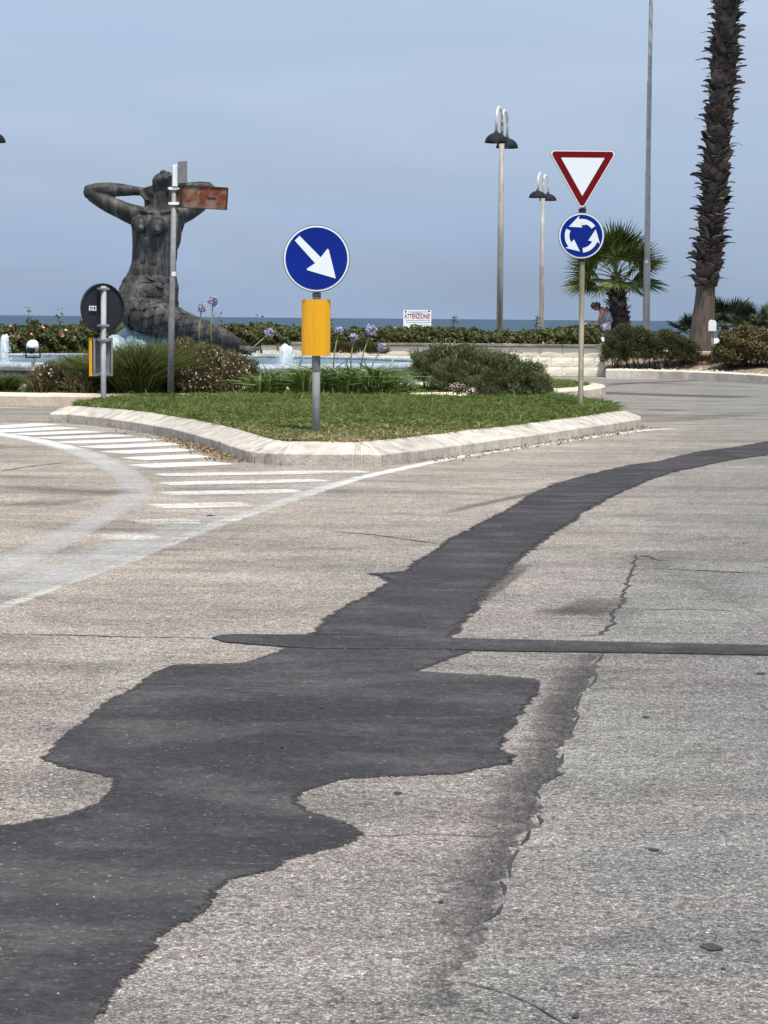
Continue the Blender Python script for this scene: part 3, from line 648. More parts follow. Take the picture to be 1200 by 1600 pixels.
# drop near-duplicate corners
clean = [ring[0]]
for p in ring[1:]:
    if (p-clean[-1]).length > .04: clean.append(p)
ring = clean
inn = [ring[i]+inward(i, ring)*flip*KW for i in range(len(ring))]
island = sheet('traffic_island', [Vector((p.x, p.y, 0)) for p in inn], MT['soil'], z=KH1-.03)
def kerb_mesh(o0, o1, i0, i1, inset, h0, h1, jit=0.0):
    """one chamfered stone between two stations"""
    t = (o1-o0).normalized(); g = inset
    j = lambda: random.uniform(-jit, jit)
    a0, a1, b0, b1 = o0+t*g, o1-t*g, i0+t*g, i1-t*g
    V = []
    for (o_, i_) in ((a0, b0), (a1, b1)):
        V += [Vector((o_.x, o_.y, -.02)), Vector((o_.x, o_.y, h0+j())), Vector((i_.x, i_.y, h1+j())), Vector((i_.x, i_.y, -.02))]
    return V, [(0, 4, 5, 1), (1, 5, 6, 2), (2, 6, 7, 3), (0, 1, 2, 3), (7, 6, 5, 4), (0, 3, 7, 4)]
mort = MB(); n_front = len(ring)
for i in range(n_front):
    j = (i+1) % n_front
    V, F = kerb_mesh(ring[i], ring[j], inn[i], inn[j], .004 if i > 40 else .005, KH0, KH1, .004)
    o = MB().add(V, F).build('kerb_stone', MT['kerb'], island, bevel=.006)
    sh = [ring[i]+(inn[i]-ring[i])*.05, ring[j]+(inn[j]-ring[j])*.05]
    V, F = kerb_mesh(sh[0], sh[1], inn[i], inn[j], 0, KH0-.006, KH1-.007); mort.add(V, F)
mort.build('mortar_bed', MT['mortar'], island)

# lawn
from mathutils.geometry import intersect_point_tri_2d
def in_poly(x, y, P):
    c = np.zeros(len(x), bool); n = len(P)
    for i in range(n):
        a, b = P[i], P[i-1]
        cond = ((a.y > y) != (b.y > y)) & (x < (b.x-a.x)*(y-a.y)/(b.y-a.y+1e-12)+a.x); c ^= cond
    return c
lx = [p.x for p in inn]; ly = [p.y for p in inn]
def lawn(name, poly, n, z, lmin, lmax, drymask=None, mound=None):
    x0, x1 = min(p.x for p in poly), max(p.x for p in poly); y0, y1 = min(p.y for p in poly), max(p.y for p in poly)
    x = rng.uniform(x0, x1, n); y = rng.uniform(y0, y1, n); k = in_poly(x, y, poly); x = x[k]; y = y[k]
    f = .5+.5*np.sin(x*3.1+np.sin(y*2.3)*1.7)*np.sin(y*2.7+np.sin(x*1.9)*2)
    f2 = .5+.25*np.sin(x*11+np.sin(y*7)*2)+.25*np.sin(y*13+np.sin(x*9)*2)
    d = rng.normal(size=(len(x), 3))*[.55, .55, .15]+[0.1, 0, 1]
    L = rng.uniform(lmin, lmax, len(x))*(.6+.45*f+.5*f2)*np.where(rng.random(len(x)) < .015, 1.7, 1)
    if drymask is not None:
        sg = G(494, 675, .17); L = L*(1-.62*np.exp(-((x-sg.x+.15)**2/.5+(y-sg.y)**2/1.6)))
        L = L*(1-.45*drymask(x, y))
    base = np.stack([x, y, np.full(len(x), z)], 1)
    sh = np.clip(rng.random(len(x))*.6+f*.2+(1-f2)*.25, 0, 1)
    return x, y, blade_arrays(base, d, L, rng.uniform(.007, .014, len(x)), .5, sh)
nose_c = G(500, 700, .2)
def dry(x, y):      # parched grass by the kerb and round the sign
    q = .85*np.clip(1-(y-19.8-.05*x*x)/3.6, 0, 1)+.22*np.sin(x*5+y*3)*np.clip(1.6-(y-19.6)/2.8, 0, 1)
    return np.clip(q, 0, 1)
x, y, (v, t, a) = lawn('g', inn, 300000, KH1-.03, .06, .125, dry)
D_ = dry(x, y); isdry = rng.random(len(x)) < D_*.85
kk = np.repeat(isdry, 5)
def sub(v, t, a, m, per, tp):
    n = len(m); v = v.reshape(n, per, 3)[m].reshape(-1, 3); a = a.reshape(n, per)[m].ravel(); c = m.sum()
    base = np.arange(c)[:, None]*per
    if per == 5: t = np.concatenate([base+[0, 1, 3], base+[0, 3, 2], base+[2, 3, 4]], 0)
    return v, t, a
v1, t1, a1 = sub(v, t, a, ~isdry, 5, 3); setp(fastmesh('lawn_grass', v1, t1, MT['grass'], attr=a1), 'short green lawn covering the kerbed traffic island', 'grass', kind='stuff')
v1, t1, a1 = sub(v, t, a, isdry, 5, 3); setp(fastmesh('dry_grass', v1, t1, MT['dry_grass'], attr=a1), 'parched straw coloured grass along the island nose', 'grass', kind='stuff')
# leaf litter along the kerb foot
P = []
for i in range(len(outer)-1):
    w_ = 1.0 if 6 <= i <= 10 or i >= 21 else .12
    for _ in range(int((230 if 6 <= i <= 10 else 90)*w_*(outer[i+1]-outer[i]).length)):
        q = outer[i].lerp(outer[i+1], random.random()); t = (outer[i+1]-outer[i]).normalized(); nr = Vector((t.y, -t.x, 0))
        q = q+nr*(abs(random.gauss(0, .12))+.01); P.append((q.x, q.y, .012+random.random()*.012))
P = np.array(P); nr = rng.normal(size=P.shape)*[.6, .6, .3]+[0, 0, 1]
v, t, a = leaf_arrays(P, nr, rng.uniform(.010, .028, len(P)), 1.6); setp(fastmesh('leaf_litter', v, t, MT['litter'], attr=a), 'dry brown leaves and twigs gathered along the kerb foot', 'leaf litter', kind='stuff')

# ================================================================ CENTRAL ISLAND of the roundabout
CC = Vector((-3.95, 39.1, 0)); CR = 7.85
nst = 52
cen = sheet('central_island', [CC+Vector((math.cos(a)*(CR-.2), math.sin(a)*(CR-.2), 0)) for a in [2*math.pi*i/64 for i in range(64)]], MT['soil'], z=.14)
mort = MB(); CK = simple('island_kerb_stone', (.66, .56, .45), (.50, .41, .32), 4, .9, .008, 24, rv=.1)
for i in range(nst):
    a0, a1 = 2*math.pi*i/nst, 2*math.pi*(i+1)/nst
    p = [CC+Vector((math.cos(a)*r, math.sin(a)*r, 0)) for r in (CR, CR-.25) for a in (a0, a1)]
    V, F = kerb_mesh(p[0], p[1], p[2], p[3], .006, .15, .19, .005); MB().add(V, F).build('kerb_stone', CK, cen, bevel=.008)
    V, F = kerb_mesh(p[0]*.9999+CC*.0001, p[1], p[2], p[3], 0, .143, .183); 
    V = [CC+(q-CC)*.9985 if True else q for q in V]; V = [Vector((q.x, q.y, z_)) for q, z_ in zip(V, (-.02, .14, .18, -.02, -.02, .14, .18, -.02))]; mort.add(V, F)
mort.build('mortar_bed', MT['mortar'], cen)
circ = [CC+Vector((math.cos(a)*(CR-.27), math.sin(a)*(CR-.27), 0)) for a in [2*math.pi*i/48 for i in range(48)]]
x, y, (v, t, a) = lawn('g', circ, 200000, .13, .06, .12)
keep = (np.hypot(x-CC.x, y-CC.y) > 5.2) & (y < 41); v1, t1, a1 = sub(v, t, a, keep, 5, 3)
setp(fastmesh('ground_cover', v1, t1, MT['grass'], attr=a1), 'green ground cover round the fountain basin', 'grass', kind='stuff')

# ================================================================ FOUNTAIN
F = thing('fountain', (CC.x, CC.y, .1), 'round mosaic fountain basin in the middle of the roundabout', 'fountain')
BR = 4.95
MB().lathe((CC.x, CC.y, 0), [(BR+.30, .0), (BR+.30, .20), (BR+.26, .22), (BR, .22)], 96).build('base_step', MT['far_kerb'], F, True)
MB().lathe((CC.x, CC.y, 0), [(BR-.02, .22), (BR-.06, .42), (BR-.26, .42), (BR-.26, .12)], 96).build('basin_wall', MT['mosaic_wall'], F, True)
MB().lathe((CC.x, CC.y, 0), [(BR-.04, .425), (BR+.04, .43), (BR+.09, .47), (BR+.06, .53), (BR-.05, .555), (BR-.32, .555), (BR-.36, .52), (BR-.30, .43)], 96).build('rim', MT['mosaic_rim'], F, True)
MB().add([(CC.x+math.cos(2*math.pi*i/64)*(BR-.3), CC.y+math.sin(2*math.pi*i/64)*(BR-.3), .50) for i in range(64)], [tuple(range(64))]).build('water', MT['pool'], F)
def jet(px_, py_, D, hpx, rpx, label):
    s_ = FPX/D; h_ = hpx/s_; r = rpx/s_; b = W(px_, py_, D); b.z = .50
    t = thing('water_jet', b, label, 'water jet', 'foaming jets of the fountain')
    mb = MB(); prof = [(r*.75, 0), (r*1.0, .08*h_), (r*.95, .35*h_), (r*.9, .65*h_), (r*.8, .85*h_), (r*.5, .96*h_), (.02, h_)]
    mb.lathe(b, prof, 20); o = mb.build('foam_column', MT['foam'], t, True)
    for vv_ in o.data.vertices:
        q = vv_.co; n_ = noise.noise(Vector((q.x*9, q.y*9, q.z*5+px_)))*.35+noise.noise(q*30)*.15; q.x *= 1+n_; q.y *= 1+n_; q.z *= 1+noise.noise(Vector((q.x*12+px_, q.y*12, 0)))*.25
    n = 420; th = rng.uniform(0, 6.28, n); rr = r*(.7+rng.exponential(.35, n)); zz = np.abs(rng.normal(0, .35, n))*h_
    p = np.stack([b.x+np.cos(th)*rr, b.y+np.sin(th)*rr, b.z+zz+.01], 1)
    v, tt, a = leaf_arrays(p, rng.normal(size=(n, 3)), rng.uniform(.008, .02, n), 1.3); setp(fastmesh('spray', v, tt, MT['foam'], t, a), kind='stuff')
    mb = MB(); mb.lathe(b, [(r*1.9, .012), (r*1.3, .02), (r*.6, .03)], 20); mb.build('foam_ring', MT['foam'], t, True)
    return t
jet(447, 556, 35.8, 35, 11, 'broad white water jet left of the yellow marker')
jet(8, 556, 35.8, 46, 7, 'tall white water jet at the left edge behind the spotlight')
jet(215, 552, 35.6, 26, 5, 'small white water jet before the teal pedestal')
jet(152, 550, 36.0, 22, 4.5, 'narrow water jet beside the left post')

# mound pedestal
pc = W(232, 540, 39.0)
T = thing('pedestal', (pc.x, 39.0, .3), 'teal mosaic mound under the mermaid statue', 'pedestal')
def rough_mound(c, r, seed, mat, name, par):
    mb = MB(); mb.ell(c, r, 28, 16); o = mb.build(name, mat, par, True)
    for vv_ in o.data.vertices: vv_.co *= 1+.10*noise.noise(vv_.co*2.2+Vector((seed, 0, 0)))
    return o
rough_mound((W(222, 540, 39.2).x, 39.2, .25), (.66, .8, .98), 1, MT['mosaic_teal'], 'teal_mound', T)
rough_mound((W(184, 545, 38.8).x, 38.7, .35), (.26, .5, .60), 4, MT['mosaic_pale'], 'pale_foot', T)
rough_mound((W(240, 550, 38.6).x, 38.5, .3), (.55, .5, .24), 9, MT['mosaic_pale'], 'pale_foot', T)
rough_mound((W(262, 540, 38.9).x, 39.0, .3), (.3, .5, .8), 12, MT['mosaic_teal'], 'side_buttress', T)
# ================================================================ MERMAID STATUE
SD = 39.1; SS = FPX/SD
def S(x, y, dy=0.0): return W(x, y, SD+dy)
def rr(v): return v/SS
st = thing('mermaid_statue', (S(232, 500).x, SD, .6), 'large dark weathered mermaid statue leaning back with both hands behind her head', 'statue')
mb = MB()
def loft(rings, n=24):
    vs_ = []
    for (x, y, dy, rx, ry) in rings:
        c = S(x, y, dy)
        vs_ += [c+Vector((math.cos(2*math.pi*j/n)*rr(rx), math.sin(2*math.pi*j/n)*rr(ry), 0)) for j in range(n)]
    k = len(rings)
    mb.add(vs_, [(i*n+j, i*n+(j+1) % n, (i+1)*n+(j+1) % n, (i+1)*n+j) for i in range(k-1) for j in range(n)]+[tuple(range(n))[::-1], tuple(range((k-1)*n, k*n))])
loft([(249,320,.10,18,13),(247,327,.06,31,17),(246,335,.03,37,20),(245,345,.0,39,23),(244,356,0,38,24),(243,370,0,36.5,22),(242,386,0,35,20),(241,402,0,34.5,19),(240,412,0,35,19.5),(238,424,.02,37,21),(235,437,.03,41,24),(233,450,.03,44.5,27),(232,462,.03,46,29),(232,476,.03,45,30),(232,488,.03,40,28)])
def limb(P, n=14): mb.tube([S(x, y, d) for x, y, d, r in P], [rr(r) for x, y, d, r in P], n)
limb([(222,338,0,15),(207,335,-.02,16),(192,329,-.06,14.5),(172,320,-.1,13),(155,311,-.13,12),(143,303,-.15,11)])
limb([(143,304,-.15,11.5),(140,299,-.15,10.5),(150,296.5,-.14,10.5),(168,296.5,-.08,11.5),(190,297,.0,10),(208,298,.05,8),(222,299,.08,7)])
mb.ell(S(142, 301, -.15), (rr(11.5), rr(11), rr(10)))
limb([(268,336,.05,15),(281,337,.1,15.5),(296,330,.18,14),(311,320,.25,12.5),(324,307,.3,11.5),(329,297,.32,10.5)])
limb([(329,298,.32,10.5),(326,294,.32,10),(312,293,.3,10),(298,293,.28,9),(286,293,.22,8),(278,294,.18,7)])
mb.ell(S(224, 299, .06), (rr(8), rr(5), rr(7)))       # left palm
for k, (dx, dy_) in enumerate(((15, -7), (18, -3), (19, 2), (17, 7))):
    limb([(226, 296+k*2.2, .04, 3.2), (233+k*.4, 293+k*3, -.02, 3.0), (226+dx, 298+dy_, -.03, 2.5)], 8)
limb([(222,304,.03,3.4),(227,310,-.02,3),(233,314,-.03,2.5)], 8)
for k in range(4): limb([(276, 300-k*2.5, .1, 3.2), (268, 306-k*3, -.0, 3), (261, 311-k*3, -.06, 2.4)], 8)
# breasts, collarbones, belly, buttock
mb.ell(S(218, 352, -.20), (rr(13.5), rr(12), rr(13))); mb.ell(S(219, 356, -.23), (rr(10), rr(11), rr(9)))
mb.ell(S(246, 354, -.22), (rr(15.5), rr(13), rr(14))); mb.ell(S(245, 359, -.26), (rr(11.5), rr(12), rr(10)))
mb.ell(S(219, 357, -.36), (rr(2), rr(2), rr(2))); mb.ell(S(244, 360, -.41), (rr(2.2), rr(2.2), rr(2.2)))
limb([(214,328,-.12,3),(228,331,-.18,3.2),(240,333,-.2,2.6)], 8); limb([(252,333,-.2,2.6),(266,330,-.15,3.2),(278,327,-.08,3)], 8)
limb([(228,372,-.2,5),(226,392,-.18,5),(224,410,-.17,6)], 10); limb([(243,374,-.21,5),(241,394,-.2,5),(240,412,-.18,6)], 10)
mb.ell(S(230, 424, -.04), (rr(27), rr(18), rr(26))); mb.ell(S(257, 456, .12), (rr(22.5), rr(24), rr(22)))
mb.ell(S(262, 345, .12), (rr(22), rr(19), rr(20))); mb.ell(S(270, 362, .14), (rr(14.5), rr(16), rr(34))); mb.ell(S(266, 395, .12), (rr(12), rr(13), rr(24)))    # shoulder blade
# neck and head thrown back
limb([(252,332,.05,19),(252,318,.05,16.5),(254,305,.04,15.5),(258,294,.05,15)], 18)
mb.ell(S(267, 286, .08), (rr(17), rr(17), rr(16)))
rotf = Matrix.Rotation(R(-38), 3, 'Y')
mb.ell(S(256, 283, -.02), (rr(17.5), rr(14), rr(13.5)), 20, 14)
mb.ell(S(244, 284, -.03), (rr(6.5), rr(7.5), rr(6.5)))      # chin
limb([(246,290,-.05,8),(256,297,-.03,9),(268,298,.05,8)], 10)   # jaw
limb([(262,272,-.06,3.2),(257,269,-.07,3.6),(252.5,266.3,-.08,3.0)], 8); mb.ell(S(253.5, 268.5, -.09), (rr(4.2), rr(4.2), rr(2.8)))
limb([(246.5,274,-.1,1.9),(248,276.5,-.14,2.4),(250,280,-.17,1.7)], 8); limb([(243.5,276,-.1,1.9),(245,279,-.13,2.3),(247.5,282.5,-.16,1.6)], 8)
mb.ell(S(258, 279, -.15), (rr(7), rr(6), rr(6)))     # cheek
limb([(263,269,-.05,2.4),(267,272,-.13,2.6),(270,277,-.17,2.4)], 8); mb.ell(S(264, 274.5, -.15), (rr(2.6), rr(2.6), rr(2.4)))
mb.ell(S(262, 297, -.12), (rr(3), rr(3.5), rr(5)))
# tail
TP = [(236,452,.08,36),(218,474,-.08,34),(216,488,-.25,28),(236,496,-.34,26.5),(262,502,-.33,24.5),(290,512,-.28,21.5),(315,520,-.2,19.5),(336,527,-.12,17.5),(354,534,-.05,15),(372,543,0,10)]
def cr(P, k=6):
    out = []
    for i in range(len(P)-1):
        p0, p1, p2, p3 = P[max(i-1, 0)], P[i], P[i+1], P[min(i+2, len(P)-1)]
        for j in range(k):
            t = j/k; out.append(tuple(.5*((2*b)+(-a+c)*t+(2*a-5*b+4*c-d)*t*t+(-a+3*b-3*c+d)*t**3) for a, b, c, d in zip(p0, p1, p2, p3)))
    out.append(P[-1]); return out
TPs = cr(TP, 4); limb(TPs, 22)
mb.ell(S(200, 472, -.05), (rr(15), rr(24), rr(19))); mb.ell(S(205, 492, -.15), (rr(15), rr(20), rr(16)))
tmp = mb.build('body_tmp', MT['bronze'])
rm = tmp.modifiers.new('r', 'REMESH'); rm.mode = 'VOXEL'; rm.voxel_size = .017
sm = tmp.modifiers.new('s', 'SMOOTH'); sm.factor = .5; sm.iterations = 5
dg = bpy.context.evaluated_depsgraph_get(); me = bpy.data.meshes.new_from_object(tmp.evaluated_get(dg))
off = org(st)
from mathutils.bvhtree import BVHTree
bm = bmesh.new(); bm.from_mesh(me)
# sagging surface modelling: faint muscles and chisel marks
for v_ in bm.verts:
    p = v_.co; v_.co = p + v_.normal*(noise.noise(p*3.5)*.012+noise.noise(p*11)*.004)
bvh = BVHTree.FromBMesh(bm)
for v_ in bm.verts: v_.co -= off
bm.to_mesh(me); bm.free(); me.name = 'body'
bpy.data.objects.remove(tmp)
me.materials.clear(); me.materials.append(MT['bronze']); me.polygons.foreach_set('use_smooth', [True]*len(me.polygons))
body = link(bpy.data.objects.new('body', me)); body.parent = st
# hair
mb = MB()
mb.ell(S(277, 297, .22), (rr(16), rr(16), rr(17))); mb.ell(S(280, 288, .18), (rr(11), rr(12), rr(12)))
for (x0, d0, x1, y1) in ((280,.34,283,352),(276,.36,279,362),(284,.28,285,340),(272,.36,275,350),(284,.36,280,368),(268,.34,268,330)):
    limb([(x0-4,296,d0,7),(x0+1,316,d0+.06,7.5),((x0+x1)/2+2,(320+y1)/2,d0+.06,6.5),(x1,y1,d0,3)], 10)
for (x0, y0, x1, y1) in ((240,296,231,318),(243,300,236,324),(238,304,226,324),(236,300,229,311)):
    limb([(x0,y0,.05,5),((x0+x1)/2-3,(y0+y1)/2,.03,4.5),(x1+2,y1,.02,2.5)], 8)
tmp = mb.build('h', MT['bronze']); rm = tmp.modifiers.new('r', 'REMESH'); rm.mode = 'VOXEL'; rm.voxel_size = .02
dg = bpy.context.evaluated_depsgraph_get(); me = bpy.data.meshes.new_from_object(tmp.evaluated_get(dg)); bpy.data.objects.remove(tmp)
for v_ in me.vertices: v_.co -= off
me.name = 'hair'; me.materials.clear(); me.materials.append(MT['bronze']); me.polygons.foreach_set('use_smooth', [True]*len(me.polygons)); o = link(bpy.data.objects.new('hair', me)); o.parent = st
# scales: rounded shields overlapping along the tail
def scale_mesh():
    V = []; Fc = []; pr = [(-.5, -.30), (-.52, .05), (-.42, .34), (-.2, .52), (0, .58), (.2, .52), (.42, .34), (.52, .05), (.5, -.30)]
    for s_, z in ((1, .02), (.93, .16), (.6, .30)): V += [(x*s_, (y+.0)*s_+(.0), z+(.10 if y > .2 and s_ > .9 else 0)) for x, y in pr]
    V.append((0, .05, .36)); n = 9
    for r_ in range(2):
        for i in range(n-1): Fc.append((r_*n+i, r_*n+i+1, (r_+1)*n+i+1, (r_+1)*n+i))
    for i in range(n-1): Fc.append((2*n+i, 2*n+i+1, 3*n))
    Fc.append((2*n+n-1, 2*n, 3*n)); Fc.append((n-1, 0, n, 2*n-1)); Fc.append((2*n-1, n, 2*n, 3*n-1))
    me = bpy.data.meshes.new('scale'); me.from_pydata(V, [], Fc); bm = bmesh.new(); bm.from_mesh(me); bmesh.ops.recalc_face_normals(bm, faces=bm.faces); bm.to_mesh(me); bm.free()
    me.polygons.foreach_set('use_smooth', [True]*len(me.polygons)); me.materials.append(MT['bronze']); return me
scm = scale_mesh(); nsc = 0
def put_scale(origin, direction, along, size):
    global nsc
    h = bvh.ray_cast(origin, direction, 3.0)
    if h[0] is None: return
    nrm = h[1]; y = (along-nrm*along.dot(nrm)).normalized(); nrm2 = (nrm - y*.10).normalized(); y = (y-nrm2*y.dot(nrm2)).normalized(); x = y.cross(nrm2)
    M3 = Matrix((x, y, nrm2)).transposed()
    if nsc < 290:
        inst('scale', scm, st, h[0]-nrm*.008, M3, (size*1.20, size*1.14, size*.50)); nsc += 1
Tpts = [(S(x, y, d), rr(r)) for x, y, d, r in cr(TP, 12)]
acc = 0; row = 0; last = Tpts[8][0]
for i in range(9, len(Tpts)-5):
    p, r = Tpts[i]; t = (Tpts[i+1][0]-Tpts[i-1][0]).normalized(); acc += (p-last).length; last = p
    size = .105+.085*min(1, r/.3)
    if acc < size*.62: continue
    acc = 0; row += 1
    a = Vector((0, -1, 0)); a = (a-t*a.dot(t)).normalized(); b = t.cross(a); na = max(4, int(math.pi*2*r/(size*.86)))
    for k in range(na):
        th = 2*math.pi*(k+.5*(row % 2))/na; dr = a*math.cos(th)+b*math.sin(th)
        if dr.y > .45: continue
        if i < 34 and dr.z < -.0 and False: continue
        put_scale(p+dr*1.2 if r > .3 else p+dr*.7, -dr, t, size*random.uniform(.92, 1.08))
for row, y in enumerate((436, 446, 456, 466, 476)):
    c = S(233, y, .03); na = 19
    for k in range(na):
        th = math.pi*(1.02+ .96*(k+.5*(row % 2))/na); dr = Vector((math.cos(th), math.sin(th), 0))
        if row == 0 and random.random() < .35: continue
        put_scale(c+dr*1.3, -dr, Vector((-.25, 0, -1)), .16*random.uniform(.85, 1.1))
# fluke lying in the flowers
mb = MB()
for sgn, L in ((1, 1), (-1, .8)):
    o0 = S(370, 546, 0); pts = [(0, .06), (.16, .12), (.34, .20), (.46, .14*sgn+.08), (.40, .02), (.28, -.06), (.12, -.07), (0, -.05)]
    ax = Vector((.93, -.2*sgn, -.22)).normalized(); ay = (Vector((.15, .9*sgn, .35))).normalized()
    mb.prism([(p[0]*L, p[1]*L) for p in pts], o0-ax*.08, ax, ay, .05)
mb.build('tail_fluke', MT['bronze'], st, bevel=.012)

# ================================================================ SIGNS
X = Vector((1, 0, 0)); Z = Vector((0, 0, 1)); Yv = Vector((0, 1, 0))
def rotz(a): return Matrix.Rotation(R(a), 3, 'Z')
def disc_pts(r, n=56): return [(r*math.cos(2*math.pi*i/n), r*math.sin(2*math.pi*i/n)) for i in range(n)]
def clamp(par, c, w=.085, mat='galv', ax=X):
    mb = MB(); ay = ax.cross(Z); rot = Matrix((ax, ay, Z)).transposed(); mb.box(c, (w+.05, w+.012, .035), rot)
    for s_ in (-1, 1): mb.box(Vector(c)+ax*s_*(w/2+.02), (.018, w+.03, .02), rot)
    mb.build('clamp', MT[mat], par, bevel=.003)
# --- keep right sign with yellow marker
D1 = G(494, 675, .17).y; s1 = FPX/D1; base = G(494, 676, .17)
T = thing('keep_right_sign', base, 'round blue sign with white diagonal arrow above a yellow reflector panel on the island nose', 'road sign')
topp = W(495, 372, D1+.06)
mb = MB(); mb.tube([base-Z*.05, W(494, 600, D1), W(494.5, 500, D1), W(495.5, 420, D1)], 6.3/s1, 16); mb.build('post', MT['galv_light'], T, True)
mb = MB(); mb.tube([W(494, 556, D1-.003), W(494, 580, D1-.003)], 6.6/s1, 16, False); mb.build('post_shadow_band', MT['galv_dark'], T, True)  # dark band painting the yellow panel's shadow onto the post
mb = MB(); mb.tube([W(494.7, 458, D1), W(494.7, 464, D1)], 6.9/s1, 16); mb.build('collar', MT['galv_dark'], T, True)
c = W(494.5, 404, D1-.075); r = 51.8/s1
plate = MB().prism(disc_pts(r), c+Yv*.022, X, Z, .022).build('sign_plate', MT['galv_dark'], T)
MB().prism(disc_pts(r*.975), c-Yv*.003, X, Z, .002).build('rim', MT['sign_white'], plate)
face = MB().prism(disc_pts(r*.925), c-Yv*.006, X, Z, .002).build('face', MT['sign_blue'], plate)
AR = [(-.51,.67),(-.65,.53),(-.04,-.14),(-.28,-.30),(-.285,-.335),(-.265,-.35),(.57,-.585),(.58,-.575),(.365,.27),(.33,.29),(.305,.27),(.13,.035)]
MB().prism([(x*r, y*r) for x, y in AR], c-Yv*.009, X, Z, .002).build('arrow', MT['sign_white'], plate)
clamp(T, W(494.5, 430, D1), .08); clamp(T, W(494.5, 380, D1), .08)
mb = MB(); rp = 22.5/s1; za, zb = W(494, 556, D1).z, W(494, 468, D1).z; cx = W(494, 512, D1).x-.002; n = 26
mb_ = [(cx+math.cos(math.pi*(1+i/(n-1)))*rp, D1+.02+math.sin(math.pi*(1+i/(n-1)))*rp*.62) for i in range(n)]
inn_ = [(cx+(x-cx)*.96, D1+.02+(y-D1-.02)*.93) for x, y in mb_]
V = [(x, y, z) for z in (za, zb) for x, y in mb_]+[(x, y, z) for z in (za, zb) for x, y in inn_]
Fs = []
for i in range(n-1): Fs += [(i, i+1, n+i+1, n+i), (2*n+i, 3*n+i, 3*n+i+1, 2*n+i+1), (i, 2*n+i, 2*n+i+1, i+1), (n+i, n+i+1, 3*n+i+1, 3*n+i)]
Fs += [(0, n, 3*n, 2*n), (n-1, 3*n-1, 4*n-1, 2*n-1)]
pan = mb.add(V, Fs).build('reflector_panel', MT['yellow'], T); smart_shade(pan, 30)
mb = MB(); mb.box((cx, D1+.03, zb-.03), (rp*1.9, .03, .02)); mb.box((cx, D1+.03, za+.03), (rp*1.9, .03, .02)); mb.build('panel_bracket', MT['galv_dark'], T)

# --- yield + roundabout
D2 = G(907, 637, .17).y; s2 = FPX/D2; base = G(907, 640, .17)
T = thing('yield_sign_post', base, 'beige post carrying a red and white give way triangle above a blue roundabout disc', 'road sign')
mb = MB(); mb.tube([base-Z*.05, W(908, 560, D2), W(909, 450, D2), W(911, 330, D2), W(911.5, 255, D2)], 4.1/s2, 14); mb.build('post', MT['beige_post'], T, True)
mb = MB(); mb.tube([W(910, 326, D2), W(910, 332, D2)], 6/s2, 12); mb.tube([W(909, 404, D2), W(909, 409, D2)], 5/s2, 12); mb.build('collar', MT['black'], T)
def rtri(sc, rad, c0=(0, 0), n=6):
    pts = [(-.5, .2887), (.5, .2887), (0, -.5774)]; out = []
    for k, (x, y) in enumerate(pts):
        x *= sc; y *= sc; l = math.hypot(x, y); cx_, cy_ = x*(1-2*rad/l), y*(1-2*rad/l); a0 = math.atan2(y, x)
        for i in range(n+1):
            a = a0+R(60)-R(120)*i/n if True else 0
            out.append((cx_+rad*math.cos(a), cy_+rad*math.sin(a)))
    return out
def ccw(P):
    A_ = sum(P[i][0]*P[(i+1) % len(P)][1]-P[(i+1) % len(P)][0]*P[i][1] for i in range(len(P))); return P if A_ > 0 else P[::-1]
ctr = W(910.3, 266.5, D2-.06); sc = 108/s2
tp = ccw(rtri(sc, 5.5/s2)); plate = MB().prism(tp, ctr+Yv*.02, X, Z, .02).build('triangle_plate', MT['galv_dark'], T)
MB().prism(ccw(rtri(sc*.985, 5.2/s2)), ctr-Yv*.003, X, Z, .002).build('white_border', MT['sign_white'], plate)
MB().prism(ccw(rtri(sc*.93, 4.2/s2)), ctr-Yv*.006, X, Z, .002).build('red_band', MT['sign_red'], plate)
MB().prism(ccw(rtri(sc*.625, .6/s2)), ctr-Yv*.009, X, Z, .002).build('white_centre', MT['sign_white'], plate)
ctr = W(908.5, 368.5, D2-.06); r = 35.5/s2
plate = MB().prism(disc_pts(r), ctr+Yv*.02, X, Z, .02).build('disc_plate', MT['galv_dark'], T)
MB().prism(disc_pts(r*.975), ctr-Yv*.003, X, Z, .002).build('rim', MT['sign_white'], plate)
MB().prism(disc_pts(r*.915), ctr-Yv*.006, X, Z, .002).build('face', MT['sign_blue'], plate)
def arc_arrow(rot):
    P = []; ro, ri = .73, .53
    for i in range(9): a = R(36+ (100-36)*i/8); P.append((ro*math.cos(a), ro*math.sin(a)))
    P.append((.88*math.cos(R(97)), .88*math.sin(R(97)))); P.append((.68*math.cos(R(145)), .68*math.sin(R(145)))); P.append((.36*math.cos(R(86)), .36*math.sin(R(86))))
    for i in range(9): a = R(93-(93-36)*i/8); P.append((ri*math.cos(a), ri*math.sin(a)))
    c_, s_ = math.cos(R(rot)), math.sin(R(rot)); return [((x*c_-y*s_)*r, (x*s_+y*c_)*r) for x, y in P]
for k in range(3): MB().prism(arc_arrow(120*k), ctr-Yv*.009, X, Z, .002).build('arrow', MT['sign_white'], plate)
for y in (250, 300, 345, 392): clamp(T, W(910.5-(y-300)*.012, y, D2), .065)
MB().prism([(-.035, -.03), (.035, -.03), (.035, .03), (-.035, .03)], W(910.5, 348, D2-.0705), X, Z, .002).build('sticker', simple('worn_sticker', (.85, .86, .84), (.72, .70, .66), 60, .5), plate)

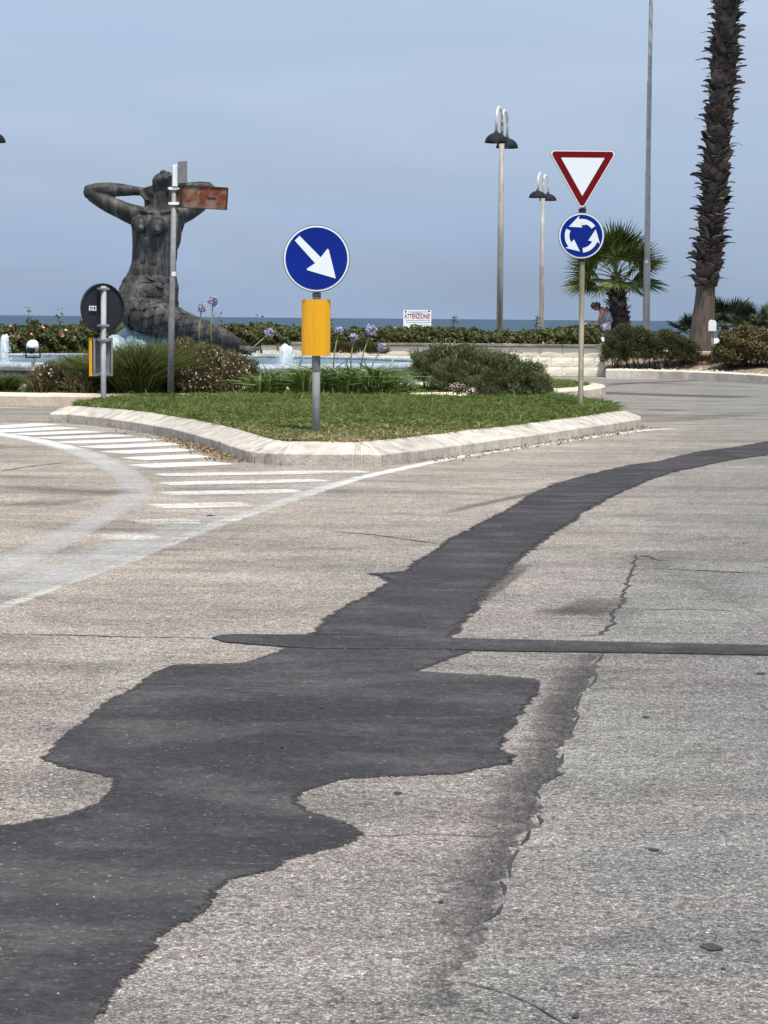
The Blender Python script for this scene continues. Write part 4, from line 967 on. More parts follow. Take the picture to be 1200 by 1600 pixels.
# --- sign seen from behind, left
D3 = G(162, 628, .17).y; s3 = FPX/D3; base = G(162, 630, .17)
T = thing('reversed_sign_post', base, 'steel post at left showing the dark back of a round sign over a yellow panel', 'road sign')
mb = MB(); mb.tube([base-Z*.05, W(161.5, 560, D3), W(162, 447, D3)], 4.3/s3, 14); mb.build('post', MT['galv_light'], T, True)
rot = rotz(40); ax = rot @ X; c = W(160, 482, D3+.09); r = 39/s3
plate = MB().prism(disc_pts(r), c, ax, Z, -.02).build('sign_plate', MT['sign_back'], T)
mb = MB(); n = 48; outp, inp = disc_pts(r*1.005, n), disc_pts(r*.955, n); nrm = ax.cross(Z)
V = [c+ax*x+Z*y for x, y in outp]+[c+ax*x+Z*y+nrm*.018 for x, y in outp]+[c+ax*x+Z*y+nrm*.018 for x, y in inp]
mb.add(V, [f for i in range(n) for f in ((i, (i+1) % n, n+(i+1) % n, n+i), (n+i, n+(i+1) % n, 2*n+(i+1) % n, 2*n+i))]).build('rolled_edge', MT['sign_back'], plate)
nr = Vector((ax.y, -ax.x, 0))   # towards the camera side
if nr.y > 0: nr = -nr
for y in (451.5, 509): clamp(T, W(161.5, y, D3), .075, ax=ax); 
for y in (451.5, 509):
    mb = MB(); mb.box(W(161, y, D3+.05), (.13, .03, .03), rot); mb.build('bracket', MT['galv'], T)
mb = MB(); q = W(143.5, 482, D3+.09); q = c+ax*(-.26*r/.32*.62)+nr*.022; mb.prism([(-.055, -.032), (.055, -.032), (.055, .032), (-.055, .032)], q, ax, Z, .002)
stk = mb.build('sticker', MT['sign_white'], plate)
mb = MB()
for (x, y, w_, h_) in ((-.034, .008, .012, .026), (-.015, .004, .012, .03), (.002, .008, .009, .022), (.03, .006, .024, .036), (-.02, -.022, .05, .006), (.03, -.022, .02, .006)):
    mb.box(q+ax*x+Z*y+nr*.003, (w_, .002, h_), rot)
mb.build('printing', MT['black'], stk)
# half-round yellow panel seen from its hollow back
cc = W(158, 556, D3+.10); hw = 17.5/s3; z0, z1 = W(158, 588, D3).z, W(158, 528, D3).z; rot2 = rotz(28); a2 = rot2 @ X; b2 = rot2 @ Yv; n = 18
P2 = [(cc+a2*math.cos(math.pi*i/(n-1))*hw+b2*math.sin(math.pi*i/(n-1))*hw*.7) for i in range(n)]
P3 = [(cc+a2*math.cos(math.pi*i/(n-1))*hw*.96+b2*math.sin(math.pi*i/(n-1))*hw*.65) for i in range(n)]
def shellpart(name, PP, mat, rev=False):
    V = [Vector((p.x, p.y, z)) for z in (z0, z1) for p in PP]; return MB().add(V, [(i, i+1, n+i+1, n+i) for i in range(n-1)]).build(name, mat, T, True)
shellpart('reflector_panel', P2, MT['yellow']); shellpart('panel_backing', P3, MT['galv'])
mb = MB(); q = P2[-1]; mb.box(Vector((q.x, q.y-.006, (z0+z1)/2)), (.035, .02, z1-z0), rot2); mb.build('panel_edge', MT['yellow'], T)
mb = MB(); 
for p in (P2[0], P2[-1]+a2*.05): mb.box(Vector((p.x, p.y-.01, (z0+z1)/2)), (.025, .03, z1-z0), rot2)
for z in (z0+.02, z1-.02): mb.box(Vector((cc.x, cc.y, z)), (hw*1.95, .03, .03), rot2)
mb.build('panel_frame', MT['galv'], T)
clamp(T, Vector((W(162, 530, D3).x, D3, z1-.03)), .075, ax=a2); clamp(T, Vector((W(162, 530, D3).x, D3, z0+.03)), .075, ax=a2)

# --- rusty name plate post
D4 = 30.0; s4 = FPX/D4; base = W(266.5, 620, D4); base.z = .17
T = thing('street_name_post', base, 'leaning galvanised post with a rusted brown name plate in front of the statue', 'sign post')
mb = MB(); mb.tube([base-Z*.03, W(268, 510, D4), W(268.8, 475, D4), W(269.2, 465, D4), W(273, 258, D4)], [5.0/s4, 4.9/s4, 4.8/s4, 4.3/s4, 4.0/s4], 14); mb.build('post', MT['galv'], T, True)
mb = MB(); c = W(274, 274.5, D4-.05)
mb.box(c, (.075, .03, 33/s4)); mb.build('top_bracket', MT['white_metal'], T, bevel=.004)
rz = rotz(72); a3 = rz @ X; c = W(284.5, 270, D4+.05)
sp = MB().prism([(-.15, -.15), (.15, -.12), (.15, .17), (-.15, .14)], c, a3, Z, .012).build('small_plate', MT['galv'], T)
mb = MB()
for k in range(3): mb.box(c+a3*(-.06+.06*k)-rz @ Yv*.004, (.02, .003, .12-.03*k), rz)
mb.build('faded_print', MT['grey_text'], sp)
rz = rotz(-14); a3 = rz @ X; p0 = W(268, 307, D4-.06); p1 = W(356, 310, D4-.06); c = (p0+p1)/2; Lw = (p1-p0).length/math.cos(R(14)); hh = 34.5/s4
tl = Matrix.Rotation(R(3.2), 3, Vector((0, 1, 0))); ax3 = (tl @ a3).normalized(); az3 = (tl @ Z).normalized()
pl = MB().prism([(-Lw/2, -hh/2), (Lw/2, -hh/2), (Lw/2, hh/2), (-Lw/2, hh/2)], c, ax3, az3, .014).build('name_plate', MT['rust'], T)
nrm3 = ax3.cross(az3).normalized(); fr = -1 if nrm3.y > 0 else 1
mb = MB(); rotm = Matrix((ax3, az3.cross(ax3), az3)).transposed()
for (x, y, w_, h_) in ((0, hh/2-.006, Lw+.012, .013), (0, -hh/2+.004, Lw, .008), (Lw/2, 0, .014, hh), (-Lw/2, 0, .014, hh)): mb.box(c+ax3*x+az3*y+nrm3*fr*.012, (w_, .03, h_), rotm)
mb.build('plate_frame', MT['black'], pl)
mb = MB()
for k in range(7): mb.box(c+ax3*(Lw*(.16+.023*k))+az3*(-.002+random.uniform(-.004, .004))+nrm3*fr*.016, (.016, .004, random.uniform(.018, .03)), rotm)
mb.build('faded_lettering', MT['black'], pl)
for y in (295, 318.5): clamp(T, W(272, y, D4), .09, 'white_metal')
mb = MB(); mb.box(W(283, 307, D4-.03), (.035, .04, 34/s4)); mb.build('plate_channel', MT['black'], T)
mb = MB(); mb.box(W(271.5, 428, D4-.036), (.055, .006, .06)); mb.build('white_sticker', MT['sign_white'], T)

# ================================================================ BACK WALL, HEDGE, BED
WY = 50.35; wx0, wx1 = -13.5, W(946, 560, WY).x
Wl = thing('planter_wall', (0, WY, 0), 'low cream block wall with dark coping behind the roundabout', 'wall')
bl, bh = .497, .222
def block_mesh(l, h_, d, seed):
    mb = MB(); nx_, nz_ = 5, 3; V = []; rnd = random.Random(seed)
    for j in range(nz_+1):
        for i in range(nx_+1):
            e = i in (0, nx_) or j in (0, nz_); V.append((-l/2+l*i/nx_, 0 if e else -rnd.uniform(.006, .013), h_*j/nz_))
    n0 = len(V); V += [(-l/2, d, 0), (l/2, d, 0), (l/2, d, h_), (-l/2, d, h_)]
    Fc = [(j*(nx_+1)+i, j*(nx_+1)+i+1, (j+1)*(nx_+1)+i+1, (j+1)*(nx_+1)+i) for j in range(nz_) for i in range(nx_)]
    tl_, tr_ = nz_*(nx_+1), nz_*(nx_+1)+nx_
    Fc += [tuple(range(nx_, -1, -1))+(n0, n0+1), tuple(range(tl_, tr_+1))+(n0+2, n0+3), (0, n0+3-3, n0+3, tl_) if False else (0,)+tuple(k*(nx_+1) for k in range(1, nz_+1))+(n0+3, n0), tuple(k*(nx_+1)+nx_ for k in range(nz_, -1, -1))+(n0+1, n0+2)]
    me = bpy.data.meshes.new('block'); me.from_pydata(V, [], Fc); me.materials.append(MT['wall_block']); return me
bms = [block_mesh(bl-.008, bh-.008, .16, k) for k in range(5)]
for rw in range(3):
    x = wx1-bl/2-(bl/2 if rw % 2 else 0)
    if rw % 2:
        o = inst('block', bms[0], Wl, (wx1-bl/4, WY, .004+rw*bh)); o.scale = (.485, 1, 1)
    while x > wx0:
        inst('block', random.choice(bms), Wl, (x, WY+random.uniform(0, .004), .004+rw*bh)); x -= bl
mb = MB(); mb.box(((wx0+wx1)/2, WY+.10, .335), (wx1-wx0-.01, .16, .66)); mb.build('mortar_core', MT['mortar'], Wl)
x = wx1
while x > wx0:
    mb = MB(); mb.box((x-.49, WY+.09, .705+random.uniform(-.002, .002)), (.985, .30, .062)); mb.build('coping_stone', MT['coping'], Wl, bevel=.008); x -= .99
mb = MB(); mb.box((wx1-.10, WY+1.1, .33), (.2, 1.8, .66)); mb.build('end_wall', MT['wall_block'], Wl)
sheet('planter_soil', rect(wx0, WY+.2, wx1-.2, 52.5), MT['soil'], z=.66)

def stems(name, lobes, n, mat, par, r=.006):
    mb = MB()
    for _ in range(n):
        L = random.choice(lobes); b = Vector((L[0]+random.gauss(0, L[3]*.25), L[1]+random.gauss(0, L[4]*.25), max(.12, L[2]-L[5])))
        a = random.uniform(0, 6.28); q = random.uniform(.5, .95); e = Vector((L[0]+math.cos(a)*L[3]*q, L[1]+math.sin(a)*L[4]*q, L[2]+L[5]*random.uniform(.1, .9)))
        mb.tube([b, b.lerp(e, .5)+Vector((random.gauss(0, .03), 0, .05)), e], [r*1.6, r*1.2, r*.5], 4, False)
    return mb.build(name, mat, par)
def bush(name, label, cat, lobes, nleaf, size, mat, kind='leaf', group=None, stem=20, up=.4, elong=1.7, shell=.45, flowers=None):
    cx_ = sum(l[0] for l in lobes)/len(lobes); cy_ = sum(l[1] for l in lobes)/len(lobes); zb = min(l[2]-l[5] for l in lobes)
    T = thing(name, (cx_, cy_, max(0, zb)), label, cat, group)
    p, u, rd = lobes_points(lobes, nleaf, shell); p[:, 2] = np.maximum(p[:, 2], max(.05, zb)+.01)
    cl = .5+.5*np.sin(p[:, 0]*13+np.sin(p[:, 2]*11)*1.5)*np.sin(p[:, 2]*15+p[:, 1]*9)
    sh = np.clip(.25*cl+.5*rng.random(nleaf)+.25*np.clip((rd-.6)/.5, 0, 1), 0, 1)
    if kind == 'leaf': v, t, a = leaf_arrays(p, u*.7+rng.normal(size=p.shape)*.7+[0, -.1, .4], size*rng.uniform(.6, 1.3, nleaf), elong, sh)
    else: v, t, a = blade_arrays(p, u*.8+rng.normal(size=p.shape)*.35+[0, 0, up], size*rng.uniform(.7, 1.5, nleaf), size*elong, .15, sh)
    setp(fastmesh('foliage', v, t, mat, T, a), kind='stuff')
    if stem: setp(stems('stems', lobes, stem, MT['twig'], T), kind='stuff')
    if flowers:
        nf, fs_, fm = flowers; p, u, rd = lobes_points(lobes, nf, .08); p = p+u*.02
        V = []; TT = []; A = []; k0 = 0
        for _ in range(3):
            v, t, a = leaf_arrays(p+rng.normal(size=p.shape)*fs_*.25, u+rng.normal(size=p.shape)*.7, fs_*rng.uniform(.7, 1.2, nf), 1.0); V.append(v); TT.append(t+k0); A.append(a); k0 += len(v)
        setp(fastmesh('flowers', np.concatenate(V), np.concatenate(TT), fm, T, np.concatenate(A)), kind='stuff')
    return T
def lb(x, D, ytop, ybot, wpx, depth=None):
    """ellipsoid lobe from its box in the photograph at distance D"""
    s_ = FPX/D; c = W(x, (ytop+ybot)/2, D); rz_ = (ybot-ytop)/2/s_; return (c.x, D, c.z, wpx/2/s_, (depth or wpx/2/s_), rz_)
# hedge on the planter, piece by piece
lobes = []
x = wx0
while x < wx1-.2:
    top = 1.02+.06*math.sin(x*1.7)+random.uniform(-.05, .05); lobes.append((x, 51.3+random.uniform(-.2, .2), (.80), .42, .75, top-.74)); x += .33
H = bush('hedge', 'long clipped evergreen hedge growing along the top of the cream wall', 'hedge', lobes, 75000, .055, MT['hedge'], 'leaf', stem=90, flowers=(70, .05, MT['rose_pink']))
# sprigs standing above the hedge
for (x, y0, y1, D) in ((45,482,520,46),(95,486,515,46.5),(402,492,510,49),(514,490,515,49),(344,487,525,47),(840,496,512,51.5),(710,494,506,51)):
    b = W(x, y1, D); e = W(x+random.uniform(-2, 3), y0, D); T = thing('rose_sprig', b, {45:'leafy shoot above the roses over the floodlight',95:'leafy shoot above the roses just left of the dark sign disc',402:'small leafy shoot above the hedge left of the blue arrow sign',514:'leafy shoot above the hedge touching the yellow panel',344:'leafy shoot right of the tall purple flowers',840:'leafy shoot at the foot of the farther street lamp',710:'tiny leafy shoot right of the white notice'}[x], 'plant', 'shoots above the hedge')
    mb = MB(); mb.tube([b, b.lerp(e, .5)+X*.02, e], [.006, .005, .003], 5); mb.build('stem', MT['stalk'], T)
    n = 26; t_ = rng.random(n)[:, None]; p = np.array(b)*(1-t_)+np.array(e)*t_+rng.normal(size=(n, 3))*.045
    v, t, a = leaf_arrays(p, rng.normal(size=p.shape), rng.uniform(.025, .05, n), 1.8); setp(fastmesh('foliage', v, t, MT['hedge'], T, a), kind='stuff')
bush('rose_bush', 'tall rose bush with pink and white blooms behind the basin at left', 'bush', [lb(20,46,512,578,60,.6), lb(60,46,504,578,60,.7), lb(100,46.3,510,578,60,.6), lb(135,46.5,512,578,50,.6), lb(170,46.5,516,578,50,.6), lb(-20,46,520,578,50,.6)], 34000, .05, MT['hedge'], flowers=(60, .075, MT['rose_pink']), stem=40)
bush('rose_bush', 'dark rose bush right of the mermaid tail before the wall', 'bush', [lb(300,46.5,514,578,60,.6), lb(335,46.5,512,578,60,.6), lb(375,46.5,508,556,60,.6), lb(405,47,510,552,40,.5), lb(435,47.5,514,550,34,.5)], 20000, .05, MT['hedge'], flowers=(24, .05, MT['rose_pink']), stem=25)
bush('wall_weeds', 'tufts of reddish weeds growing at the wall foot beyond the fountain', 'plant', [lb(530,48.6,538,560,50,.3), lb(565,48.6,536,560,50,.3), lb(590,48.6,541,560,30,.3)], 5000, .09, MT['brown_bush'], 'blade', stem=0, up=1.2, elong=.12)

# far kerb on the right and planting bed
kp = [(946,590.5),(985,591.3),(1030,592.5),(1075,594),(1120,596),(1165,598.5),(1210,601.5),(1260,605)]
KP = px(kp); KP = [KP[0].lerp(KP[1], 0)]+KP[1:]; KI = [p+Vector((.05, .3, 0)) for p in KP]
bed = sheet('planting_bed', [Vector((p.x, p.y-.02, 0)) for p in KI]+[Vector((14, 52.4, 0)), Vector((KI[0].x, 52.4, 0))], MT['soil'], z=.17)
mort = MB()
for i in range(len(KP)-1):
    V, F_ = kerb_mesh(KP[i], KP[i+1], KI[i], KI[i+1], .006, .185, .205, .004); MB().add(V, F_).build('kerb_stone', MT['far_kerb'], bed, bevel=.012)
    V, F_ = kerb_mesh(KP[i]+Vector((0, .02, 0)), KP[i+1]+Vector((0, .02, 0)), KI[i], KI[i+1], 0, .175, .197); mort.add(V, F_)
mort.build('mortar_bed', MT['mortar'], bed)
# raised soil mound
nx_, ny_ = 40, 10; V = []; 
for j in range(ny_):
    for i in range(nx_):
        x_ = KI[0].x+.02+(10.5-KI[0].x)*i/(nx_-1); y0_ = np.interp(x_, [p.x for p in KI], [p.y for p in KI]); f = j/(ny_-1); y_ = y0_+(52.45-y0_)*f
        V.append((x_, y_, (.17+.38*max(0, f-.45)/.55)+.03*noise.noise(Vector((x_*3, y_*3, 0)))*(f > 0)))
mb = MB(); mb.add(V, [(j*nx_+i, j*nx_+i+1, (j+1)*nx_+i+1, (j+1)*nx_+i) for j in range(ny_-1) for i in range(nx_-1)]); setp(mb.build('soil_mound', MT['soil'], smooth=True), kind='structure')
rk = []
for k in range(2):
    mb = MB(); mb.ell((0, 0, 0), (.05, .04, .03), 7, 5); o = mb.build('r', MT['rock']); me = o.data
    for v_ in me.vertices: v_.co *= 1+.3*noise.noise(v_.co*30+Vector((k, 0, 0)))
    bpy.data.objects.remove(o); rk.append(me)
mb = MB()
for _ in range(190):
    x_ = random.uniform(KI[0].x, 10.3); y0_ = float(np.interp(x_, [p.x for p in KI], [p.y for p in KI])); f = random.random()**1.5*.5; y_ = y0_+.05+(52.4-y0_)*f; s_ = random.uniform(.4, 1.3)
    mb.ell((x_, y_, .185+.38*max(0, f-.45)/.55), (.045*s_, .035*s_, .025*s_), 6, 4, rotz(random.uniform(0, 180)))
setp(mb.build('bed_rubble', MT['rock']), 'pale rubble and stones scattered over the soil of the right bed', 'rubble', kind='stuff')
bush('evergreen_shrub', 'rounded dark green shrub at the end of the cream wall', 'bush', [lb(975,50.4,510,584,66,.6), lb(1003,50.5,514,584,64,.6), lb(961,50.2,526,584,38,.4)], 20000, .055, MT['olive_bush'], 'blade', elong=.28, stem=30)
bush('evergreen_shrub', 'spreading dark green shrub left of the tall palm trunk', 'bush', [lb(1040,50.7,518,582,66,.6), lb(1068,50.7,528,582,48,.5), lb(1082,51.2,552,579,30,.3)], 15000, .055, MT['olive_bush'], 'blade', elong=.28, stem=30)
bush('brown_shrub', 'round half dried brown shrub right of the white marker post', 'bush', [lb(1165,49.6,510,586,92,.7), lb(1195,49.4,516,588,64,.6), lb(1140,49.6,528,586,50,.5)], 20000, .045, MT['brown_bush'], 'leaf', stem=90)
bush('low_weeds', 'dry low weeds at the foot of the tall palm', 'plant', [lb(1095,50.8,556,578,60,.4), lb(1122,50.6,550,578,30,.3)], 2600, .07, MT['brown_bush'], 'blade', elong=.12, stem=14, up=.8)
# white marker post
D = 50.3; b = W(1112.5, 568, D); T = thing('marker_post', b, 'short white round topped marker on a thin post before the palm trunk', 'marker')
mb = MB(); mb.tube([b-Z*.03, W(1112.5, 512, D)], .021, 10); mb.build('post', MT['galv'], T, True)
h_ = 18/(FPX/D); w_ = 6.2/(FPX/D); c = W(1112.5, 517.5, D-.03); pts = [(-w_, 0), (w_, 0)]+[(w_*math.cos(math.pi*i/10), h_-w_+w_*math.sin(math.pi*i/10)) for i in range(11)]
MB().prism(pts, c, X, Z, .05).build('plate', MT['white_metal'], T, bevel=.006)
# ================================================================ PALMS
BD = 54.5; bs = FPX/BD
tr = [(1092,562,25),(1093,550,22),(1096,530,19.5),(1098,504,17.5),(1101,475,15.5),(1103,446,14.5),(1108,400,15.5),(1112.5,349,16),(1117,290,16),(1121,233,16),(1126,170,16),(1130,116,16),(1133,60,16),(1136,0,16),(1139,-70,15.5),(1142,-150,15)]
base = W(1092, 562, BD)
PT = thing('palm_tree', base, 'very tall palm trunk covered in curled leaf bases with a smooth flared foot', 'palm tree')
low = [W(x, y, BD) for x, y, r in tr[:6]]; mb = MB(); n = 28
P_ = cr([(*W(x, y, BD), r/bs) for x, y, r in tr[:6]], 5); mb.tube([p[:3] for p in P_], [p[3] for p in P_], n)
o = mb.build('smooth_trunk', MT['palm_trunk'], PT, True)
for v_ in o.data.vertices:
    q = v_.co; a = math.atan2(q.y, q.x-(q.z*.03)); lowf = max(0, 1-q.z/1.0); q.x += math.cos(a)*(.03*lowf*math.sin(a*9)+.012*noise.noise(Vector((a*4, q.z*1.5, 0)))); q.y += math.sin(a)*(.03*lowf*math.sin(a*9))
# root fringe
mb = MB()
for k in range(60):
    a = -math.pi*random.random(); c = W(1092, 556, BD); r0_ = 23/bs; p0 = c+Vector((math.cos(a)*r0_*.9, math.sin(a)*r0_*.9, .10)); p1 = c+Vector((math.cos(a)*r0_*1.12, math.sin(a)*r0_*1.12, -random.uniform(.02, .1)))
    mb.tube([p0, p0.lerp(p1, .5)+Z*.01, p1], [.02, .017, .012], 5)
setp(mb.build('root_fringe', MT['palm_trunk'], PT), kind='stuff')
upP = cr([(*W(x, y, BD), r/bs) for x, y, r in tr[5:]], 6); mb = MB(); mb.tube([p[:3] for p in upP], [p[3]*.86 for p in upP], 20); mb.build('trunk_core', MT['palm_core'], PT, True)
def boot_mesh(seed, curl, wt):
    rnd = random.Random(seed); V = []; rows = [(0, 0, .5), (.3, .05, .50), (.6, .12, .42), (.85, .26+curl*.4, .33), (1.0, .45+curl, .22)]
    for (y, z, w_) in rows:
        jx = rnd.uniform(-.06, .06)
        V += [(-w_*wt+jx, y, z+.04), (jx, y+.04, z+.10), (w_*wt+jx, y, z+.04)]
    for (y, z, w_) in rows: V += [(-w_*wt*.9, y, z-.04), (0, y, z-.02), (w_*wt*.9, y, z-.04)]
    Fc = []; n = len(rows)
    for i in range(n-1):
        for j in range(2):
            a = i*3+j; Fc += [(a, a+1, a+4, a+3), (a+n*3, a+n*3+3, a+n*3+4, a+n*3+1)]
        Fc += [(i*3, i*3+3, (i+1)*3+n*3, i*3+n*3), (i*3+2, i*3+2+n*3, (i+1)*3+2+n*3, (i+1)*3+2)]
    e = (n-1)*3; Fc += [(e, e+1, e+1+n*3, e+n*3), (e+1, e+2, e+2+n*3, e+1+n*3)]
    me = bpy.data.meshes.new('leaf_base'); me.from_pydata(V, [], Fc); me.materials.append(MT['boot']); return me
bmesh_v = [boot_mesh(k, c, w_) for k, (c, w_) in enumerate(((.15, 1.2), (.35, 1.0), (-.05, 1.35), (.55, .85), (.25, 1.1), (-.2, 1.25)))]
def boots(par, path, step, size, dark=False, maxn=297):
    cum = 0; items = []; row = 0; last = Vector(path[0][:3]); nxt = 0
    for i in range(1, len(path)):
        a = Vector(path[i-1][:3]); b = Vector(path[i][:3]); L = (b-a).length; k = max(1, int(L/.02))
        for j in range(k):
            cum += L/k
            if cum >= nxt:
                nxt += step; row += 1; c = a.lerp(b, (j+1)/k); r = path[i-1][3]; t = (b-a).normalized()
                na = max(4, int(2*math.pi*r/(size*.80)))
                for q in range(na):
                    th = 2*math.pi*(q+.5*(row % 2)+random.uniform(-.22, .22))/na+row*.13
                    dr = Vector((math.cos(th), math.sin(th), 0)); dr = (dr-t*dr.dot(t)).normalized(); items.append((dr.y, c+dr*r*.84+t*random.uniform(-.4, .4)*step, dr, t))
    front = sorted(items, key=lambda e: e[0]); rest = MB()
    for idx, (dy, p, dr, t) in enumerate(front):
        dl = random.uniform(-.8, .8); out = random.uniform(.0, .75); yv = (t+dr*out+t.cross(dr)*dl*.5).normalized(); xv = yv.cross(dr).normalized(); zv = xv.cross(yv)
        M3 = Matrix((xv, yv, zv)).transposed(); s_ = size*random.uniform(.75, 1.25); me = random.choice(bmesh_v)
        if random.random() < .12: s_ *= 1.25
        if idx < maxn: inst('leaf_base', me, par, p, M3, (s_*.95, s_*1.05, s_*.95))
        else: rest.add([M3 @ (v_.co*s_)+p for v_ in me.vertices], [tuple(f.vertices) for f in me.polygons])
    if rest.v: setp(rest.build('leaf_bases', MT['boot'], par, recalc=False), kind='stuff')
boots(PT, upP[:66], .125, .235)
# torn skirt where the trunk was trimmed
mb = MB()
for k in range(16):
    a = 2*math.pi*k/16+random.uniform(-.1, .1); c = W(1103, 441+random.uniform(-4, 5), BD); r_ = 15.5/bs; 
    p0 = c+Vector((math.cos(a)*r_, math.sin(a)*r_, 0)); p1 = c+Vector((math.cos(a+.5)*r_*1.04, math.sin(a+.5)*r_*1.04, random.uniform(-.06, .03)))
    mb.tube([p0, p0.lerp(p1, .5)*1+Vector((math.cos(a+.25), math.sin(a+.25), 0))*.03, p1], [(.012, .05), (.014, .055), (.01, .03)], 6)
mb.build('torn_skirt', MT['boot'], PT)

def fan_mesh(seed, nseg=30, span=225, Lb=.75, Lp=.7, droop=.25):
    rnd = random.Random(seed); V = []; T_ = []; A = []
    def q(p): V.append(p); return len(V)-1
    for k in range(nseg):
        a = R(-span/2+span*k/(nseg-1)+rnd.uniform(-1.2, 1.2)); L = Lb*(1-.16*abs(k/(nseg-1)-.5)*2)*rnd.uniform(.9, 1.06); da = R(span/nseg)*.56; up_ = rnd.uniform(-.02, .02); dd = droop*rnd.uniform(.5, 1.4); sh = rnd.random()
        rows = [(0.03, 1, .0), (.45, 1.0, .012), (.72, .50, .010), (1.0, .03, 0)]
        idx = []
        for (f, wf, fold) in rows:
            r_ = L*f; z = up_*f-dd*L*max(0, f-.35)**2; w_ = r_*math.tan(da/1) * wf if f <= .45 else L*.45*math.tan(da)*wf
            cx_, cy_ = math.cos(a), math.sin(a)
            idx.append([q((cx_*r_-cy_*-w_*-1, cy_*r_+cx_*-w_*-1*1, z)) if False else q((cx_*r_+cy_*w_, cy_*r_-cx_*w_, z-fold)), q((cx_*r_, cy_*r_, z+fold)), q((cx_*r_-cy_*w_, cy_*r_+cx_*w_, z-fold))]); A += [sh]*3
        for i in range(3):
            for j in range(2): a_, b_, c_, d_ = idx[i][j], idx[i][j+1], idx[i+1][j+1], idx[i+1][j]; T_ += [(a_, b_, c_), (a_, c_, d_)]
    n_leaf = len(T_)
    for s_ in ((-.012, 0), (.012, 0), (0, .016)): pass
    k0 = len(V); ring = 5
    for f in (0, .5, 1):
        for j in range(ring): an = 2*math.pi*j/ring; V.append((-Lp*(1-f), .016*math.cos(an)*(1.3-.5*f), .012*math.sin(an)-.06*Lp*math.sin(math.pi*f)*-1)); A.append(.5)
    for i in range(2):
        for j in range(ring): a_, b_ = k0+i*ring+j, k0+i*ring+(j+1) % ring; T_ += [(a_, b_, b_+ring), (a_, b_+ring, a_+ring)]
    me = bpy.data.meshes.new('frond'); me.from_pydata(V, [], T_); at = me.attributes.new('rnd', 'FLOAT', 'POINT'); at.data.foreach_set('value', A)
    return me, n_leaf
def fans(seeds, mat, **k):
    out = []
    for s_ in seeds:
        me, nl = fan_mesh(s_, **k); me.materials.append(mat); me.materials.append(MT['palm_stem'])
        me.polygons.foreach_set('material_index', [0]*nl+[1]*(len(me.polygons)-nl)); out.append(me)
    return out
def place_frond(me, par, hub, d, Lp, rollang, sc=1):
    d = d.normalized(); s_ = d.cross(Z)
    if s_.length < .1: s_ = X.copy()
    s_.normalize(); nrm = s_.cross(d); q = Matrix.Rotation(R(rollang), 3, d); s_ = q @ s_; nrm = q @ nrm
    M3 = Matrix((d, -s_, nrm)).transposed()
    if M3.determinant() < 0: M3 = Matrix((d, s_, nrm)).transposed()
    inst('frond', me, par, hub+d*Lp*sc, M3, (sc, sc, sc))
# young fan palm
FD = 57.5; fs = FPX/FD; b = W(965, 530, FD); b.z = .5
FPm = thing('fan_palm', b, 'short green fan palm with a dark shaggy trunk beside the lamp mast', 'palm tree')
tpath = cr([(b.x, FD, .5, .27), (*W(965, 500, FD), .27), (*W(965, 475, FD), .22), (*W(964.5, 455, FD), .15), (*W(963, 438, FD), .12)], 5)
mb = MB(); mb.tube([p[:3] for p in tpath], [p[3]*.85 for p in tpath], 14); mb.build('trunk', MT['palm_core'], FPm, True)
boots(FPm, tpath, .10, .14)
fm = fans((1, 2, 3, 4), MT['palm_leaf'], Lb=.82, Lp=.75)
hub = W(962, 432, FD)
for (az, el, rl, sc) in ((-90,-14,0,.92),(-75,68,6,1.0),(-100,74,-10,1.05),(-130,55,12,1.0),(-45,50,-14,1.0),(-10,32,-60,1.0),(-170,8,60,1.05),(-165,30,50,.95),(172,-10,20,1.1),(5,-8,-10,1.0),(12,18,-30,1.0),(-120,-20,25,.8),(-60,-22,-20,.8),(150,20,40,1),(120,60,20,1),(90,40,0,1),(60,55,-20,1),(40,25,-30,1),(90,-5,0,1),(130,-15,10,1),(50,-15,-10,1),(-90,45,5,.85),(160,50,60,1),(20,58,-50,1),(-145,80,30,1.1),(-30,78,-25,1.05),(90,80,0,1.1)):
    a, e = R(az), R(el); d = Vector((math.cos(a)*math.cos(e), math.sin(a)*math.cos(e), math.sin(e)))
    place_frond(random.choice(fm), FPm, hub+Vector((0, 0, random.uniform(-.08, .08))), d, .75, rl+random.uniform(-12, 12), sc*random.uniform(.88, 1.0))
# off-frame crown of the tall palm
top = Vector(upP[-1][:3])
for k in range(26):
    a = 2*math.pi*k*.382; e = R(-25+k*4); place_frond(fm[k % 4], PT, top, Vector((math.cos(a)*math.cos(e), math.sin(a)*math.cos(e), math.sin(e))), .75, random.uniform(-20, 20), 1.35)
# dwarf palms
dm = fans((11, 12, 13), MT['palm_dark'], nseg=22, span=190, Lb=.48, Lp=.45, droop=.1)
for (x, y, D, nf, lab, sc) in ((1083, 522, 57, 16, 'bushy dwarf palm just left of the tall trunk', .82), (1133, 514, 57, 22, 'tallest dwarf palm right behind the tall trunk', 1.08), (1180, 514, 56, 20, 'dwarf palm above the brown shrub at right edge', .98), (1208, 520, 55.5, 14, 'dwarf palm cut by the right photo edge', .85)):
    hb = W(x, y, D); T = thing('dwarf_palm', Vector((hb.x, D, .5)), lab, 'palm', 'dwarf fan palms beside the tall trunk')
    mb = MB(); mb.tube([Vector((hb.x, D, .45)), hb+Z*.05], [.14, .10], 10); mb.build('trunk', MT['palm_core'], T)
    for k in range(nf):
        a = 2*math.pi*k*.382+random.uniform(-.3, .3); e = R(random.uniform(5, 70)); place_frond(random.choice(dm), T, hb, Vector((math.cos(a)*math.cos(e), math.sin(a)*math.cos(e), math.sin(e))), .45, random.uniform(-40, 40), sc*random.uniform(.8, 1.1))

